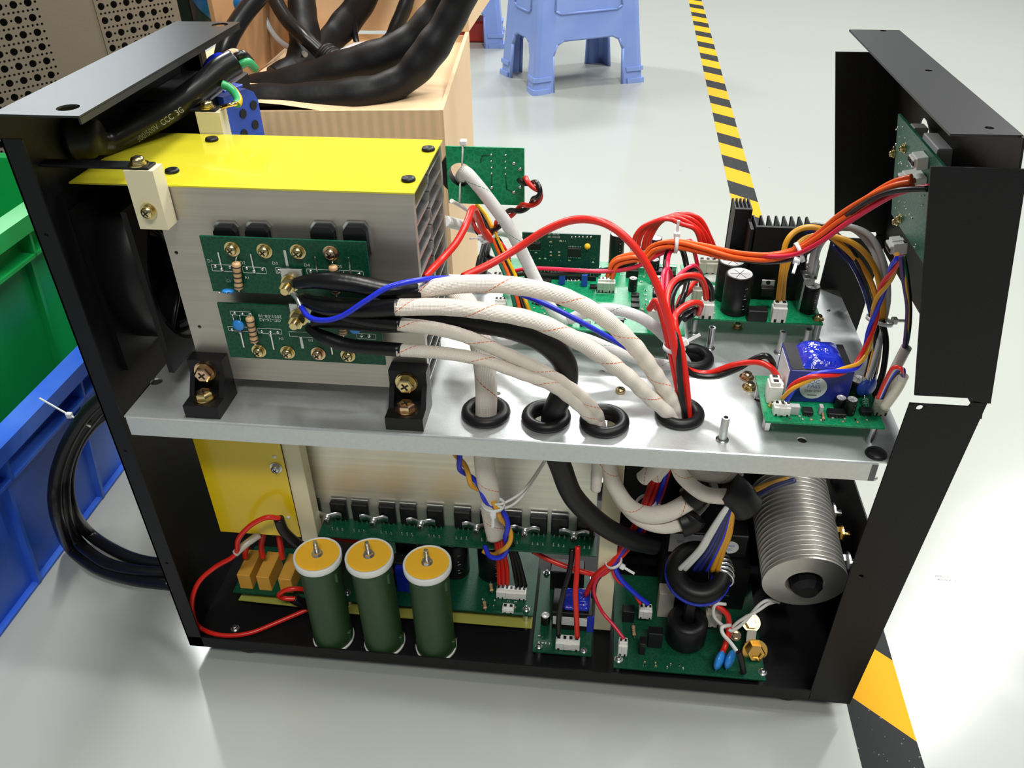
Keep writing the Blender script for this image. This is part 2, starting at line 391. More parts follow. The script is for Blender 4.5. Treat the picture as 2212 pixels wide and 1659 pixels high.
def setw(o, m, parent=None):
    WM[o.name] = m.copy()
    if parent is not None:
        o.parent = parent; o.matrix_basis = WM[parent.name].inverted() @ m
    else: o.matrix_basis = m
def tag(o, label=None, cat=None, group=None, kind=None):
    if label: o['label'] = label
    if cat: o['category'] = cat
    if group: o['group'] = group
    if kind: o['kind'] = kind
    return o
def thing(name, loc, label, cat, group=None, M_=None):
    o = bpy.data.objects.new(name, None); col.objects.link(o); o.empty_display_size = .01
    setw(o, M_ if M_ is not None else MT(loc)); return tag(o, label, cat, group)
_mc = {}
def inst(name, key, builder, mats, parent, m, label=None):
    "a part whose mesh is made once at the origin and shared by all its repeats"
    if key not in _mc:
        b = MB(); builder(b); _mc[key] = b.mesh(name, [mats] if isinstance(mats, str) else mats)
    o = bpy.data.objects.new(name, _mc[key]); col.objects.link(o); setw(o, m, parent)
    if label: o['label'] = label
    return o
def smooth(pts, n=8):
    pts = [V(p) for p in pts]
    if len(pts) < 3: return pts
    P = [pts[0]*2-pts[1]]+pts+[pts[-1]*2-pts[-2]]; out = []
    for i in range(1, len(P)-2):
        a, b, c, d = P[i-1:i+3]
        for k in range(n):
            t = k/n; out.append(.5*((2*b)+(c-a)*t+(2*a-5*b+4*c-d)*t*t+(3*b-a-3*c+d)*t**3))
    out.append(pts[-1]); return out
def pts(spec):
    "(px, py, y) or (px, py, None, z) or a Vector"
    o = []
    for q in spec:
        if isinstance(q, Vector): o.append(q)
        elif len(q) == 4: o.append(U(q[0], q[1], z=q[3]))
        else: o.append(U(q[0], q[1], y=q[2]))
    return o
def circle(cx, cy, r, n=20): return [(cx+r*math.cos(2*PI*i/n), cy+r*math.sin(2*PI*i/n)) for i in range(n)]
def wire(spec, r, mt, parent=None, name='wire', seg=8, n=8, flat=(1, 1), label=None, cat=None, group=None, up=None):
    b = MB(); b.tube(smooth(pts(spec), n), r, seg, 0, flat, up)
    o = b.build(name, mt, parent)
    return tag(o, label, cat, group)
def strand(path, R, pitch, ph):
    "a strand wound round a smooth centre path"
    n = len(path); L = 0; out = []; x = None
    for i in range(n):
        T = (path[min(i+1, n-1)]-path[max(i-1, 0)]).normalized()
        if x is None: x = frame(T)[0]
        x = (x-T*x.dot(T)).normalized(); y = T.cross(x)
        if i: L += (path[i]-path[i-1]).length
        a = ph+(2*PI*L/pitch if pitch else 0); out.append(path[i]+x*(R*math.cos(a))+y*(R*math.sin(a)))
    return out
def harness(name, spec, strands, r, R, pitch, label, cat='wire', n=10, group=None, part='wire'):
    p = smooth(pts(spec), n)
    t = thing(name, p[0], label, cat, group)
    for i, mt in enumerate(strands):
        b = MB(); b.tube(strand(p, R, pitch, 2*PI*i/len(strands)), r, 8); b.build(part, mt, t)
    return t
def tie(parent, p, axis, R, tail=None, w=.0025, th=.0009, mt='tie'):
    "cable tie: flat ring with a head and a cut tail"
    b = MB(); x, y, z = frame(axis)
    b.lathe([(R, -w/2), (R+th, -w/2), (R+th, w/2), (R, w/2), (R, -w/2)], p, axis, 24)
    tl = V(tail).normalized() if tail else x
    c = V(p)+tl*(R+.0015); fx, fy, fz = frame(tl)
    b.box(c, (.0045, .0045, .004), RF(fx, fy, fz), .0006)
    b.box(c+tl*.006, (w*.8, .0011, .010), RF(fx, fy, fz))
    return b.build('cable_tie', mt, parent)
def screwmesh(b, r=.0032, h=.0026, washer=True, hexed=False):
    z = 0
    if washer:
        b.lathe([(0, 0), (r*1.45, 0), (r*1.45, .0007), (r*1.15, .0007), (r*1.15, .0016), (0, .0016)], seg=24, sm=False); z = .0016
    if hexed:
        b.lathe([(0, z), (r*1.12, z), (r*1.12, z+h), (r*.9, z+h+.0006), (0, z+h+.0006)], seg=6, sm=False)
        b.lathe([(r*1.35, z), (r*1.35, z+.0006), (0, z+.0006)], seg=24, sm=False)
        top = z+h+.0006
    else:
        b.lathe([(r, z), (r, z+h*.5), (r*.86, z+h*.82), (r*.5, z+h), (0, z+h)], seg=20); top = z+h
    for a in (35, 125): b.box((0, 0, top-.0001), (r*1.15, r*.24, .0005), RZ(a), 0, 1)
def screw(parent, m, kind='gold', r=.0032, washer=True, hexed=False, label=None):
    return inst('screw', ('screw', kind, r, washer, hexed), lambda b: screwmesh(b, r, r*.8, washer, hexed), [kind, 'dark'], parent, m, label)
# ================================================================== setting
b = MB(); b.bx(-4, 5, -2.5, 7, -.02, 0); tag(b.build('floor', 'floor', org=(0, 0, 0)), kind='structure')
b = MB()
for i in range(20):
    y0 = -.5+i*.25; y1 = y0+.25; x0, x1 = [.5618+max(0, min(y, 1.1))*.0140+max(0, y-1.1)*.0200 for y in (y0, y1)]
    b.prism([(x0-.0235, y0), (x0+.0235, y0), (x1+.0235, y1), (x1-.0235, y1)], .0004, MT((0, 0, .0001)))
o = b.build('floor_marking_tape', 'hazard', org=(.5715, -.0058, 0))
tag(o, 'yellow and black striped hazard tape stuck along the grey floor', 'tape')

# ================================================================== welder chassis
ch = thing('welder_chassis', (.26, .11, .017), 'black open sheet-metal machine housing with end panels, tray and steel mid shelf', 'machine housing')
T_ = .0012
b = MB()                                                            # base tray with front and rear lips
b.bx(-.0135, .5347, 0, .2285, .017, .0182)
b.bx(-.0135, .5030, 0, T_, .0182, .0290); b.bx(-.0135, .5030, .2273, .2285, .0182, .0290)
b.build('base_tray', 'black', ch)
for x, y in ((.032, .024), (.49, .024), (.032, .205), (.49, .205)):
    b = MB(); b.lathe([(0, 0), (.013, 0), (.017, .004), (.0185, .017), (0, .017)], (x, y, 0)); b.build('rubber_foot', 'rubber', ch)
b = MB()                                                            # rear panel (left) with returned edges
b.bx(-.0135, -.0123, 0, .2285, .017, .471)
YZ = RF((0, 1, 0), (0, 0, 1), (1, 0, 0))
XZf = RF((1, 0, 0), (0, 0, 1), (0, -1, 0))
b.prism([(-.0135, .017), (-.0008, .017), (-.0008, .4575), (-.0135, .4575)], T_, MT((0, T_, 0), XZf), [circle(-.007, z, .0014, 10) for z in (.12, .235, .40)])
b.bx(-.0135, -.0008, .2273, .2285, .017, .4575)
rp = b.build('rear_panel', 'black', ch)
b = MB()
h1 = U(147, 233, z=.471); h2 = U(475, 54, z=.471)
b.prism([(-.0135, 0), (.0372, 0), (.0372, .2285), (-.0135, .2285)], T_, MT((0, 0, .4700)), [circle(h1.x, h1.y, .0062), circle(h2.x, h2.y, .0062)])
b.bx(.0360, .0372, .0005, .2275, .4665, .4702)
b.build('top_flange', 'blackcap', ch)
# front panel (right): sloping console on top, upright panel below
fp = tag(thing('front_panel', (.53, .11, .017), None, None))
setw(fp, MT((.53, .11, .017)), ch)
for y, nm in ((T_, 'side_flange'), (.2285, 'side_flange')):
    b = MB()
    T = MT((0, y, 0), XZf)
    b.prism([(.4785, .4559), (.5063, .3180), (.5385, .3180), (.5400, .3150), (.5499, .3150), (.5240, .4559)], T_, T)
    b.prism([(.5052, .3120), (.5385, .3118), (.5400, .3160), (.5480, .3150), (.5347, .0160), (.5023, .0169), (.5030, .2)], T_, T, [circle(.5116, .3092, .0020, 14), circle(.5108, .1626, .0018, 12)])
    b.build(nm, 'black', fp)
b = MB()
YX = RF((1, 0, 0), (0, 1, 0), (0, 0, 1))
hs = [circle(*U(px, py, z=.471).xy, .0022, 12) for px, py in ((1908, 67), (2006, 153), (2137, 277))]
b.prism([(.4845, .004), (.5185, .004), (.5185, .2265), (.4845, .2265)], T_, MT((0, 0, .4700)), hs)
b.build('top_flange', 'blackcap', fp)
b = MB()                                                            # sloping upper face, cut off along its bottom edge
sl = RF((0, 1, 0), V((.549-.5185, 0, .3027-.471)).normalized(), V((0, 1, 0)).cross(V((.0305, 0, -.1683)).normalized()))
L = V((.0305, 0, -.1683)).length
b.prism([(.0012, 0), (.2273, 0), (.2273, L), (.0012, L)], T_, MT((.5185, 0, .471), sl), [circle(.15, .05, .012)])
b.build('console_face', 'black', fp)
b = MB()
sl2 = RF((0, 1, 0), V((.5347-.540, 0, .017-.140)).normalized(), V((0, 1, 0)).cross(V((-.0053, 0, -.123)).normalized()))
b.prism([(.0012, 0), (.2273, 0), (.2273, .123), (.0012, .123)], T_, MT((.5395, 0, .140), sl2))
b.build('lower_face', 'black', fp)
# mid shelf with real holes
GR = [(.2471, .0268, .0100), (.2883, .0255, .0100), (.3272, .0241, .0100), (.3774, .0375, .0100), (.3895, .1066, .0100), (.2135, .2105, .0100)]
def sh(px, py): return U(px, py, z=.265).xy
holes = [circle(x, y, r+.0012, 28) for x, y, r in GR]
for px, py, r in ((1300, 803, .0022), (1075, 850, .0022), (1733, 950, .0032), (338, 824, .0045), (1638, 862, .0030), (1790, 740-70, .002)):
    x, y = sh(px, py); holes.append(circle(x, y, r, 14))
b = MB()
b.prism([(0, .0015), (.5200, .0015), (.5200, .2255), (0, .2255)], T_, MT((0, 0, .2638)), holes)
R_ = .004
b.lathe  # (front return drawn as a rounded profile below)
pr = [(.0015, .265), (.0004, .2647), (-.0002, .2638), (-.0002, .2505), (.0010, .2505), (.0010, .2632), (.0016, .2638)]
b2 = [(.0016, .265), (.0006, .2646), (0, .2636), (0, .2500), (.0012, .2500), (.0012, .2634), (.0017, .2638)]
b.prism([(a, z) for a, z in b2], .4970, MT((.0020, 0, 0), YZ))
b.build('mid_shelf', 'galv', ch)
b = MB()                                                            # bottom corners of the return are rounded: small end tabs
b.prism([(.4990, .2636), (.4990, .2515)]+[(.4985+.0025*math.cos(a), .2525-.0025*math.sin(a)) for a in (0, .5, 1, 1.5)]+[(.4950, .2500), (.4950, .2636)], T_, MT((0, .0012, 0), XZf))
b.build('shelf_corner', 'galv', ch)
# grommets
for i, (x, y, r) in enumerate(GR):
    def g(b, r=r):
        b.torus((0, 0, .0022), (0, 0, 1), r+.0028, .0040, 40, 14)
        b.torus((0, 0, -.0035), (0, 0, 1), r+.0030, .0030, 40, 10)
        b.lathe([(r-.0008, -.004), (r-.0008, .003), (r+.0010, .003), (r+.0010, -.004), (r-.0008, -.004)], seg=36)
    names = ['black rubber grommet under the upright tan sleeve, leftmost in the shelf front row', 'black rubber grommet that the thick black tube drops into', 'black rubber grommet with two white sleeves, third along the shelf front',
             'black rubber grommet with white sleeves and red wires, rightmost in the front row', 'black rubber grommet half hidden behind the red wire bundle', 'black rubber grommet at the back of the shelf with black wires']
    o = inst('rubber_grommet', 'grommet', g, 'rubber', None, MT((x, y, .265))); tag(o, names[i], 'grommet', 'grommets in the mid shelf')
# standoffs on the shelf
def so(b, h=.0185):
    b.lathe([(.0026, 0), (.0026, h), (.0016, h), (.0016, h-.008), (0, h-.008)], seg=20, sm=False); b.lathe([(0, 0), (.0042, 0), (.0042, .0006), (0, .0006)], seg=20)
for px, py, lb in ((1532, 752, 'round metal standoff, leftmost of three behind the blue transformer'), (1683, 762, 'round metal standoff just left of the blue transformer top'), (1737, 756, 'round metal standoff half hidden behind the blue transformer'),
                   (1560, 950, 'round metal standoff standing alone near the shelf front edge'), (1498, 718, 'metal standoff under the left corner of the power board'), (1760, 735, 'metal standoff under the right corner of the power board')):
    x, y = sh(px, py); o = inst('standoff', 'standoff', so, 'steel', None, MT((x, y, .265))); tag(o, lb, 'standoff', 'standoffs on the mid shelf')
x, y = sh(1655, 925)
b = MB(); b.lathe([(0, 0), (.0030, 0), (.0030, .0150), (0, .0150)], (x, y, .265), seg=6, sm=False); tag(b.build('standoff', 'steel'), 'hexagonal metal standoff under the front corner of the small transformer board', 'standoff', 'standoffs on the mid shelf')
for px, py, kd, w_, lb in ((1340, 846, 'gold', False, 'flat yellow zinc screw lying in the shelf right of the sleeves'), (1613, 816, 'copper', True, 'copper coloured screw, rear of the pair on the shelf'), (1619, 838, 'gold', True, 'yellow zinc screw, front of the pair on the shelf')):
    x, y = sh(px, py); o = screw(None, MT((x, y, .2652)), kd, .0036, w_); tag(o, lb, 'screw')
x, y = sh(1892, 981)
b = MB(); b.lathe([(0, .0001), (.0068, .0001), (.0064, .0014), (.005, .0026), (0, .003)], (x, y, .265)); tag(b.build('hole_plug', 'rubber'), 'black dome plug in the right front corner of the shelf', 'plug')

# ================================================================== upper heatsink
YH = .0348; XH0, XH1 = .0455, .2072; ZH0, ZH1 = .2775, .4182; YB = .1262
hs_ = thing('heatsink', ((XH0+XH1)/2, (YH+YB)/2, ZH0), 'large aluminium heatsink block with interleaved fins on black feet, above the shelf', 'heatsink')
tpl = []
for px, py in ((381, 546), (431, 706)):
    p = U(px, py, y=YH); tpl.append(circle(p.x, p.z, .0013, 12))
b = MB(); b.prism([(XH0, ZH0), (XH1, ZH0), (XH1, ZH1), (XH0, ZH1)], .0055, MT((0, YH+.0055, 0), XZf), tpl); b.build('front_plate', 'brushed', hs_)
b = MB(); b.bx(XH0, XH1, YB-.0055, YB, ZH0, ZH1); b.build('back_plate', 'brushed', hs_)
nf = 12; pz = (ZH1-ZH0-.004)/nf
for i in range(nf):
    z = ZH0+.003+i*pz
    b = MB(); b.bx(XH0, XH1-.0005, YH+.0055, YH+.046, z, z+.0016); b.bx(XH0, XH1-.0005, YH+.0445, YH+.046, z, z+pz*.55)
    b.build('fin', 'alu', hs_)
    z += pz*.45
    b = MB(); b.bx(XH0, XH1-.0005, YH+.0475, YB-.0055, z, z+.0016); b.bx(XH0, XH1-.0005, YH+.0475, YH+.049, z-pz*.5, z)
    b.build('fin', 'alu', hs_)
ys = thing('insulating_sheet', (.1, .08, ZH1), 'glossy bright yellow insulating sheet lying on top of the upper heatsink', 'insulating sheet')
b = MB(); b.prism([(-.0062, .0342), (XH1+.0012, .0342), (XH1+.0012, YB+.0008), (-.0062, YB+.0008)], .0010, MT((0, 0, ZH1+.0001))); b.build('sheet', 'yellowsheet', ys)
for px, py in ((457, 299), (371, 367), (925, 320), (882, 385)):
    p = U(px, py, z=ZH1+.0025)
    inst('rivet', 'blackrivet', lambda b: (b.lathe([(0, 0), (.0043, 0), (.0045, .0008), (.0040, .0020), (.0026, .0023), (0, .0017)], seg=24)), 'rubber', ys, MT((p.x, p.y, ZH1+.0011)))
# black mounting feet
def foot(x0, x1, lb, kd):
    t = thing('mounting_block', ((x0+x1)/2, .02, .265), lb, 'mounting block', 'black blocks under the heatsink')
    b = MB(); prof = [(.006, .2651), (.0345, .2651), (.0345, .2985), (.0255, .2985), (.0255, .2745), (.022, .2735), (.006, .2735)]
    prof = [(.004, .2651), (.0345, .2651), (.0345, .2990), (.0240, .2990), (.0240, .2750), (.004, .2750)]
    b.prism(prof, x1-x0, MT((x0, 0, 0), YZ))
    for xx in (x0, x1-.0035): b.prism([(.0242, .2750), (.0242, .2890), (.0150, .2750)], .0035, MT((xx, 0, 0), YZ))
    b.build('block', 'plastic', t)
    xc = (x0+x1)/2
    screw(t, MT((xc-.001, .0240, .2905), FRONT), kd[0], .0052, True, True, 'bolt head in the upright face of the black block'); screw(t, MT((xc, .0128, .2750)), kd[1], .0052, True, True, 'bolt head on the foot of the black block')
foot(.0435, .0680, 'black mounting block at the left foot of the heatsink with two bolts', ('copper', 'gold'))
foot(.1830, .2085, 'black mounting block at the right foot of the heatsink with two bolts', ('gold', 'copper'))
# ivory hangers
def hanger(x0, x1, y0, y1, z0, z1, lb, arm, front):
    t = thing('hanger_bracket', ((x0+x1)/2, y0, z0), lb, 'bracket', 'ivory brackets beside the rear panel')
    b = MB(); b.prism([(x0, z0), (x1, z0), (x1, z1), (x0, z1)], y1-y0, MT((0, y1, 0), XZf)) if not front else b.prism([(x0, z0), (x1, z0), (x1, z1), (x0, z1)], y1-y0, MT((0, y1, 0), XZf))
    b.build('block', 'ivory', t)
    b = MB(); b.bx(-.0120, x1-.003, y0+.0010, y1-.001, z1, z1+.0015, .0003); b.build('steel_arm', 'black', t)
    screw(t, MT(((x0+x1)/2-.002, (y0+y1)/2, z1+.0015)), 'gold', .0040, True)
    if front: screw(t, MT(((x0+x1)/2-.0002, y0, z0+.012), FRONT), 'gold', .0036, True)
    return t
hanger(.0395, .0575, .0215, .0338, .3960, .4330, 'ivory hanger block in front of the heatsink top corner, with two brass screws', True, True)
hb = hanger(.0370, .0540, .1275, .1400, .3960, .4340, 'ivory hanger block behind the yellow sheet, under the green-yellow wire', True, False)

# ================================================================== rectifier boards on the heatsink
YBD = .0235
def p2(px, py, y=YBD): q = U(px, py, y=y); return q.x, q.z
def to247(b):
    b.prism([(-.0079, -.0100), (.0079, -.0100), (.0079, .0070), (.0055, .0102), (-.0055, .0102), (-.0079, .0070)], .0018, MT((0, 0, .0004)), m=1)
    b.prism([(-.0072, -.0100), (.0072, -.0100), (.0072, .0052), (.0050, .0084), (-.0050, .0084), (-.0072, .0052)], .0038, MT((0, 0, .0022)))
def lead(b):
    b.box((0, 0, .0006), (.0011, .0120, .0009), None, .0003); b.ball((0, -.006, .0008), .0014)
def resistor(parent, p0, p1, r=.0027, mt='tan', bands=('ink', 'ink', 'ink', 'ink')):
    p0 = V(p0); p1 = V(p1); L = (p1-p0).length; ax = (p1-p0).normalized()
    t = thing('resistor', p0, None, None); setw(t, MT((p0+p1)/2), parent)
    prof = [(0, 0), (r*.75, 0), (r, L*.04), (r*1.02, L*.15), (r*.9, L*.24), (r*.9, L*.76), (r*1.02, L*.85), (r, L*.96), (r*.75, L), (0, L)]
    b = MB(); b.lathe(prof, p0, ax, 20)
    for i, k in enumerate((.14, .34, .52, .70, .88)[:len(bands)+1]): b.lathe([(r*1.035, L*(k-.022)), (r*1.045, L*k), (r*1.035, L*(k+.022))], p0, ax, 20, m=1)
    b.build('body', [mt, bands[0]], t)
    for s, p in ((-1, p0), (1, p1)):
        b = MB(); n_ = V((0, .0035, 0)) if abs(ax.y) < .5 else V((0, 0, 0)); b.tube(smooth([p-ax*s*.0005, p+ax*s*.0018, p+ax*s*.0026+n_*.5, p+ax*s*.0026+n_]), .00045, 6)
        b.build('lead', 'solder', t)
    return t
def discap(parent, c, R, r=.0042, mt='bluecap', name='ceramic_capacitor', legs=.004):
    t = thing(name, c, None, None); M_ = MT(c, R); setw(t, M_, parent)
    b = MB(); b.T = M_; b.ball((0, 0, 0), (r, r*.42, r)); b.build('body', mt, t)
    for s in (-1, 1):
        b = MB(); b.T = M_; b.tube([(s*r*.55, 0, r*.7), (s*r*.6, 0, r+legs)], .0004, 6); b.build('lead', 'solder', t)
    return t
def rect_board(cs, lb, top):
    xs = sorted(p2(*c) for c in cs)
    x0 = min(a for a, _ in [p2(*cs[0]), p2(*cs[3])]); x1 = max(a for a, _ in [p2(*cs[1]), p2(*cs[2])])
    z1 = (p2(*cs[0])[1]+p2(*cs[1])[1])/2; z0 = (p2(*cs[2])[1]+p2(*cs[3])[1])/2
    t = thing('rectifier_board', ((x0+x1)/2, YBD, z0), lb, 'circuit board', 'green diode boards on the heatsink face')
    b = MB(); b.bx(x0, x1, YBD, YBD+.0016, z0, z1, .0001); b.build('board', 'pcb', t)
    return t, x0, x1, z0, z1
tb, x0, x1, z0, z1 = rect_board([(430, 510), (790, 523), (803, 641), (465, 633)], 'upper green diode board on the heatsink, four screws along its top', True)
for px in (481, 550, 692, 763):
    x, z = p2(px, 500, .0275); inst('power_diode', 'to247', to247, ['chip', 'steel'], tb, MT((x, YH, z-.0065), FRONT))
FB = lambda px, py: MT(U(px, py, y=YBD), FRONT)
for px, py in ((502, 537), (572, 541), (644, 543), (715, 546)): screw(tb, FB(px, py), rnd.choice(['gold', 'gold', 'copper']), .0034)
for px, py in ((476, 562), (546, 566), (684, 572), (756, 574)): inst('lead', 'lead', lead, 'solder', tb, FB(px, py))
for px, py in ((465, 575), (497, 577), (533, 579), (567, 581), (671, 586), (742, 590), (776, 592)): inst('solder_joint', 'sj', lambda b: b.ball((0, 0, 0), (.0013, .0013, .0011)), 'solder', tb, FB(px, py))
def silk(parent, items, rects, rev=False):
    b = MB()
    for s, px, py, h in items: b.text(s, h, MT(U(px, py, y=YBD-.00012), FRONT @ (RZ(180) if rev else Matrix.Identity(4))))
    for c0, c1 in rects:
        a = U(*c0, y=YBD-.0001); c = U(*c1, y=YBD-.0001); w_ = .00028
        for q in ((a.x, c.x, a.z, a.z), (a.x, c.x, c.z, c.z), (a.x, a.x, a.z, c.z), (c.x, c.x, a.z, c.z)):
            b.bx(q[0]-w_/2, q[1]+w_/2, YBD-.0002, YBD+.0001, min(q[2:])-w_/2, max(q[2:])+w_/2)
    return b.build('silkscreen_print', 'silk', parent, fix=False)
silk(tb, [('D1', 454, 564, .0030), ('D2', 524, 568, .0030), ('D3', 594, 569, .0030), ('D4', 663, 573, .0030), ('D5', 733, 576, .0030), ('C1', 494, 607, .0026), ('R1', 534, 600, .0028)],
     [((456, 571), (510, 587)), ((523, 576), (576, 591)), ((595, 578), (648, 593)), ((662, 581), (714, 597)), ((732, 584), (786, 600))])
b = MB(); q = U(618, 558, y=YBD-.0003); b.box(q, (.0017, .0004, .011), None); b.build('bare_strip', 'alu', tb)
for px in (602, 619, 637):
    b = MB(); q = U(px, 585, y=YBD); b.torus(q-V((0, .0002, 0)), (0, 1, 0), .0010, .0004, 14, 6); b.build('solder_pad', 'solder', tb)
resistor(tb, U(510, 567, y=.0195), U(516, 624, y=.0195)); resistor(tb, U(719, 574, y=.0195), U(726, 634, y=.0195))
discap(tb, U(493, 629, y=.018), RX(70) , .0040)
t2_, x0, x1, z0, z1 = rect_board([(470, 661), (818, 664), (822, 785), (504, 775)], 'lower green diode board on the heatsink, screws along its bottom', False)
for px, py in ((560, 757), (622, 760), (688, 763), (752, 767)): screw(t2_, FB(px, py), rnd.choice(['gold', 'gold', 'copper']), .0034)
for px, py in ((524, 733), (589, 738), (716, 748)): inst('lead', 'lead', lead, 'solder', t2_, MT(U(px, py, y=YBD), FRONT @ RZ(180)))
for px, py in ((501, 712), (565, 716), (584, 717), (600, 718), (781, 725), (797, 726), (507, 676), (524, 678), (541, 679)): inst('solder_joint', 'sj', None, 'solder', t2_, FB(px, py))
silk(t2_, [('2021-08-18', 583, 683, .0034), ('GD-26-A2', 583, 691, .0034), ('D4', 607, 731, .0026), ('D3', 671, 735, .0026)],
     [((497, 672), (543, 682)), ((492, 705), (555, 717)), ((556, 709), (609, 722)), ((624, 716), (676, 729)), ((770, 720), (812, 733))], True)
b = MB(); q = U(652, 740, y=YBD-.0003); b.box(q, (.0017, .0004, .009), None); b.build('bare_strip', 'alu', t2_)
resistor(t2_, U(539, 685, y=.0195), U(550, 739, y=.0195)); resistor(t2_, U(738, 692, y=.0195), U(742, 722, y=.0195))
discap(t2_, U(515, 703, y=.0195), RX(0), .0040); discap(t2_, U(766, 710, y=.0195), RX(0), .0040)
# terminal bolts
def bolt(px, py, lb):
    p = U(px, py, y=.012); t = thing('terminal_bolt', p, lb, 'bolt', 'terminal bolts on the diode boards')
    b = MB(); b.bx(p.x-.0055, p.x+.0085, .0205, .0225, p.z-.004, p.z+.0095, .0003); b.build('steel_tab', 'alu', t)
    Y = (0, -1, 0)
    b = MB(); b.cyl((p.x, .0230, p.z), (p.x, .0085, p.z), .0024, seg=18)
    for k in range(6): b.torus((p.x, .0090+k*.0008, p.z), Y, .0023, .0003, 18, 6)
    b.build('threaded_stud', 'gold', t)
    b = MB(); b.lathe([(0, 0), (.0058, 0), (.0058, .0012), (0, .0012)], (p.x, .0205, p.z), Y, 24, sm=False); b.lathe([(0, 0), (.0048, 0), (.0048, .0018), (0, .0018)], (p.x, .0193, p.z), Y, 24, sm=False); b.build('washer', 'gold', t)
    b = MB(); b.lathe([(.0025, 0), (.0046, 0), (.0051, .0006), (.0051, .0040), (.0046, .0045), (.0025, .0045)], (p.x, .0172, p.z), Y, 6, sm=False); b.build('nut', 'gold', t)
    return p
B1 = bolt(618, 625, 'brass coloured stud and hex nut on the upper diode board')
B2 = bolt(637, 700, 'brass coloured stud and hex nut on the lower diode board')
# ================================================================== big white sleeved cables
def sleeved(label, black, white, rb, rw, flat, end):
    t = thing('sleeved_cable', pts([black[0]])[0], label, 'cable', 'white sleeved cables from the diode boards')
    p = smooth(pts(black), 10); b = MB(); n = len(p)
    b.tube(p, [rb*(.62+.38*min(1, i/(n*.35))) for i in range(n)], 14); b.build('heat_shrink', 'shrink', t)
    q = pts(white); q = smooth(q+[q[-1]+V((0, 0, -.03)), q[-1]+V((end[0], end[1], -.055))], 14); n = len(q)
    b = MB(); fl = []
    b.tube(q, [rw*(1+.05*math.sin(i*.9)*min(1, i/n*2)) for i in range(n)], 18, flat=flat, up=(0, -1, 0)); b.build('braided_sleeve', 'sleeve', t)
    return t
sleeved('topmost white braided cable, arching to the right front grommet',
        [(640, 612, .010), (690, 606, .006), (760, 612, .006), (840, 628, .008), (912, 629, .010)],
        [(900, 628, .010), (1000, 614, .012), (1100, 616, .016), (1210, 638, .022), (1300, 684, .027), (1368, 745, .031), (1412, 805, .0345), (1443, 855, .036), (1462, 900, .0375)], .0058, .0058, (1.0, .92), (-.01, 0))
sleeved('second white braided cable from the top, arching to the right front grommet',
        [(650, 645, .009), (700, 662, .003), (775, 668, .001), (865, 664, -.002)],
        [(855, 664, -.002), (960, 663, .000), (1060, 674, .002), (1170, 698, .006), (1280, 756, .013), (1350, 808, .020), (1405, 860, .028), (1450, 905, .033)], .0054, .0057, (1.0, .88), (-.015, 0))
sleeved('third white braided cable from the top, running to the third grommet',
        [(655, 640, .012), (720, 672, .006), (790, 690, .002), (868, 700, -.001)],
        [(860, 700, -.001), (940, 710, .001), (1010, 728, .003), (1095, 765, .007), (1170, 800, .012), (1232, 838, .018), (1275, 875, .021), (1296, 915, .023)], .0046, .0047, (1.0, .85), (0, .0))
sleeved('lowest white braided cable, running from the lower diode board to a grommet',
        [(665, 708, .009), (700, 728, .003), (760, 747, .000), (868, 756, -.003)],
        [(858, 756, -.003), (950, 762, -.002), (1040, 777, .000), (1120, 805, .004), (1190, 832, .009), (1240, 868, .014), (1278, 905, .019), (1295, 924, .0215)], .0044, .0044, (1.0, .85), (0, .0))
# thick black tube with printed legend
q = pts([(672, 690, .008), (740, 690, .012), (830, 692, .010), (920, 690, .012), (1010, 692, .015), (1100, 706, .020), (1175, 738, .024), (1218, 782, .0275), (1222, 830, .027), (1205, 870, .0255), (1193, 905, .0255)])
q2 = q+pts([(1195, 960, .022), (1212, 1010, .022), (1240, 1075, .026), (1300, 1133, .034), (1360, 1165, .045), (1412, 1178, .06)])
t = thing('black_tube_cable', q[0], 'thick matte black tube arching down through the second shelf grommet', 'cable')
p = smooth(q2, 12); n = len(p); b = MB(); b.tube(p, [.0078*min(1, .6+.4*i/(n*.12)) for i in range(n)], 18); b.build('outer_tube', 'rubber', t)
# blue thin wire with crimp lug
t = thing('blue_wire', B1, 'thin bright blue wire crossing in front of the black sleeves on the heatsink', 'wire')
wire([(650, 662, .004), (668, 685, -.004), (700, 692, -.008), (740, 682, -.009), (790, 650, -.008), (840, 620, -.004), (900, 606, .003), (950, 601, .020), (1000, 604, .032), (1060, 613, .036), (1120, 634, .036), (1180, 658, .036), (1250, 693, .036), (1330, 738, .038), (1395, 780, .040), (1440, 850, .041), (1466, 905, .042)], .0017, 'blue', t, 'insulation')
wire([(632, 634, .010), (642, 645, .007), (650, 663, .004)], .0019, 'solder', t, 'crimp_lug')

# upright tan sleeves through the leftmost grommet
wire([(985, 628, .075), (1010, 660, .060), (1030, 710, .042), (1044, 770, .034), (1050, 830, .029), (1050, 893, .0268), (1046, 990, .0268), (1056, 1060, .032), (1062, 1110, .036), (1072, 1160, .040)], .0066, 'sleeve', None, 'sleeved_cable', 18, 12, (1.15, .75), 'tan braided sleeve standing upright through the leftmost front grommet', 'cable', None, (1, 0, 0))
wire([(975, 650, .085), (1012, 690, .065), (1034, 750, .046), (1050, 820, .034), (1054, 893, .031)], .0040, 'sleeve', None, 'sleeved_cable', 14, 12, (1.1, .8), 'thinner braided sleeve pressed behind the upright tan sleeve', 'cable')
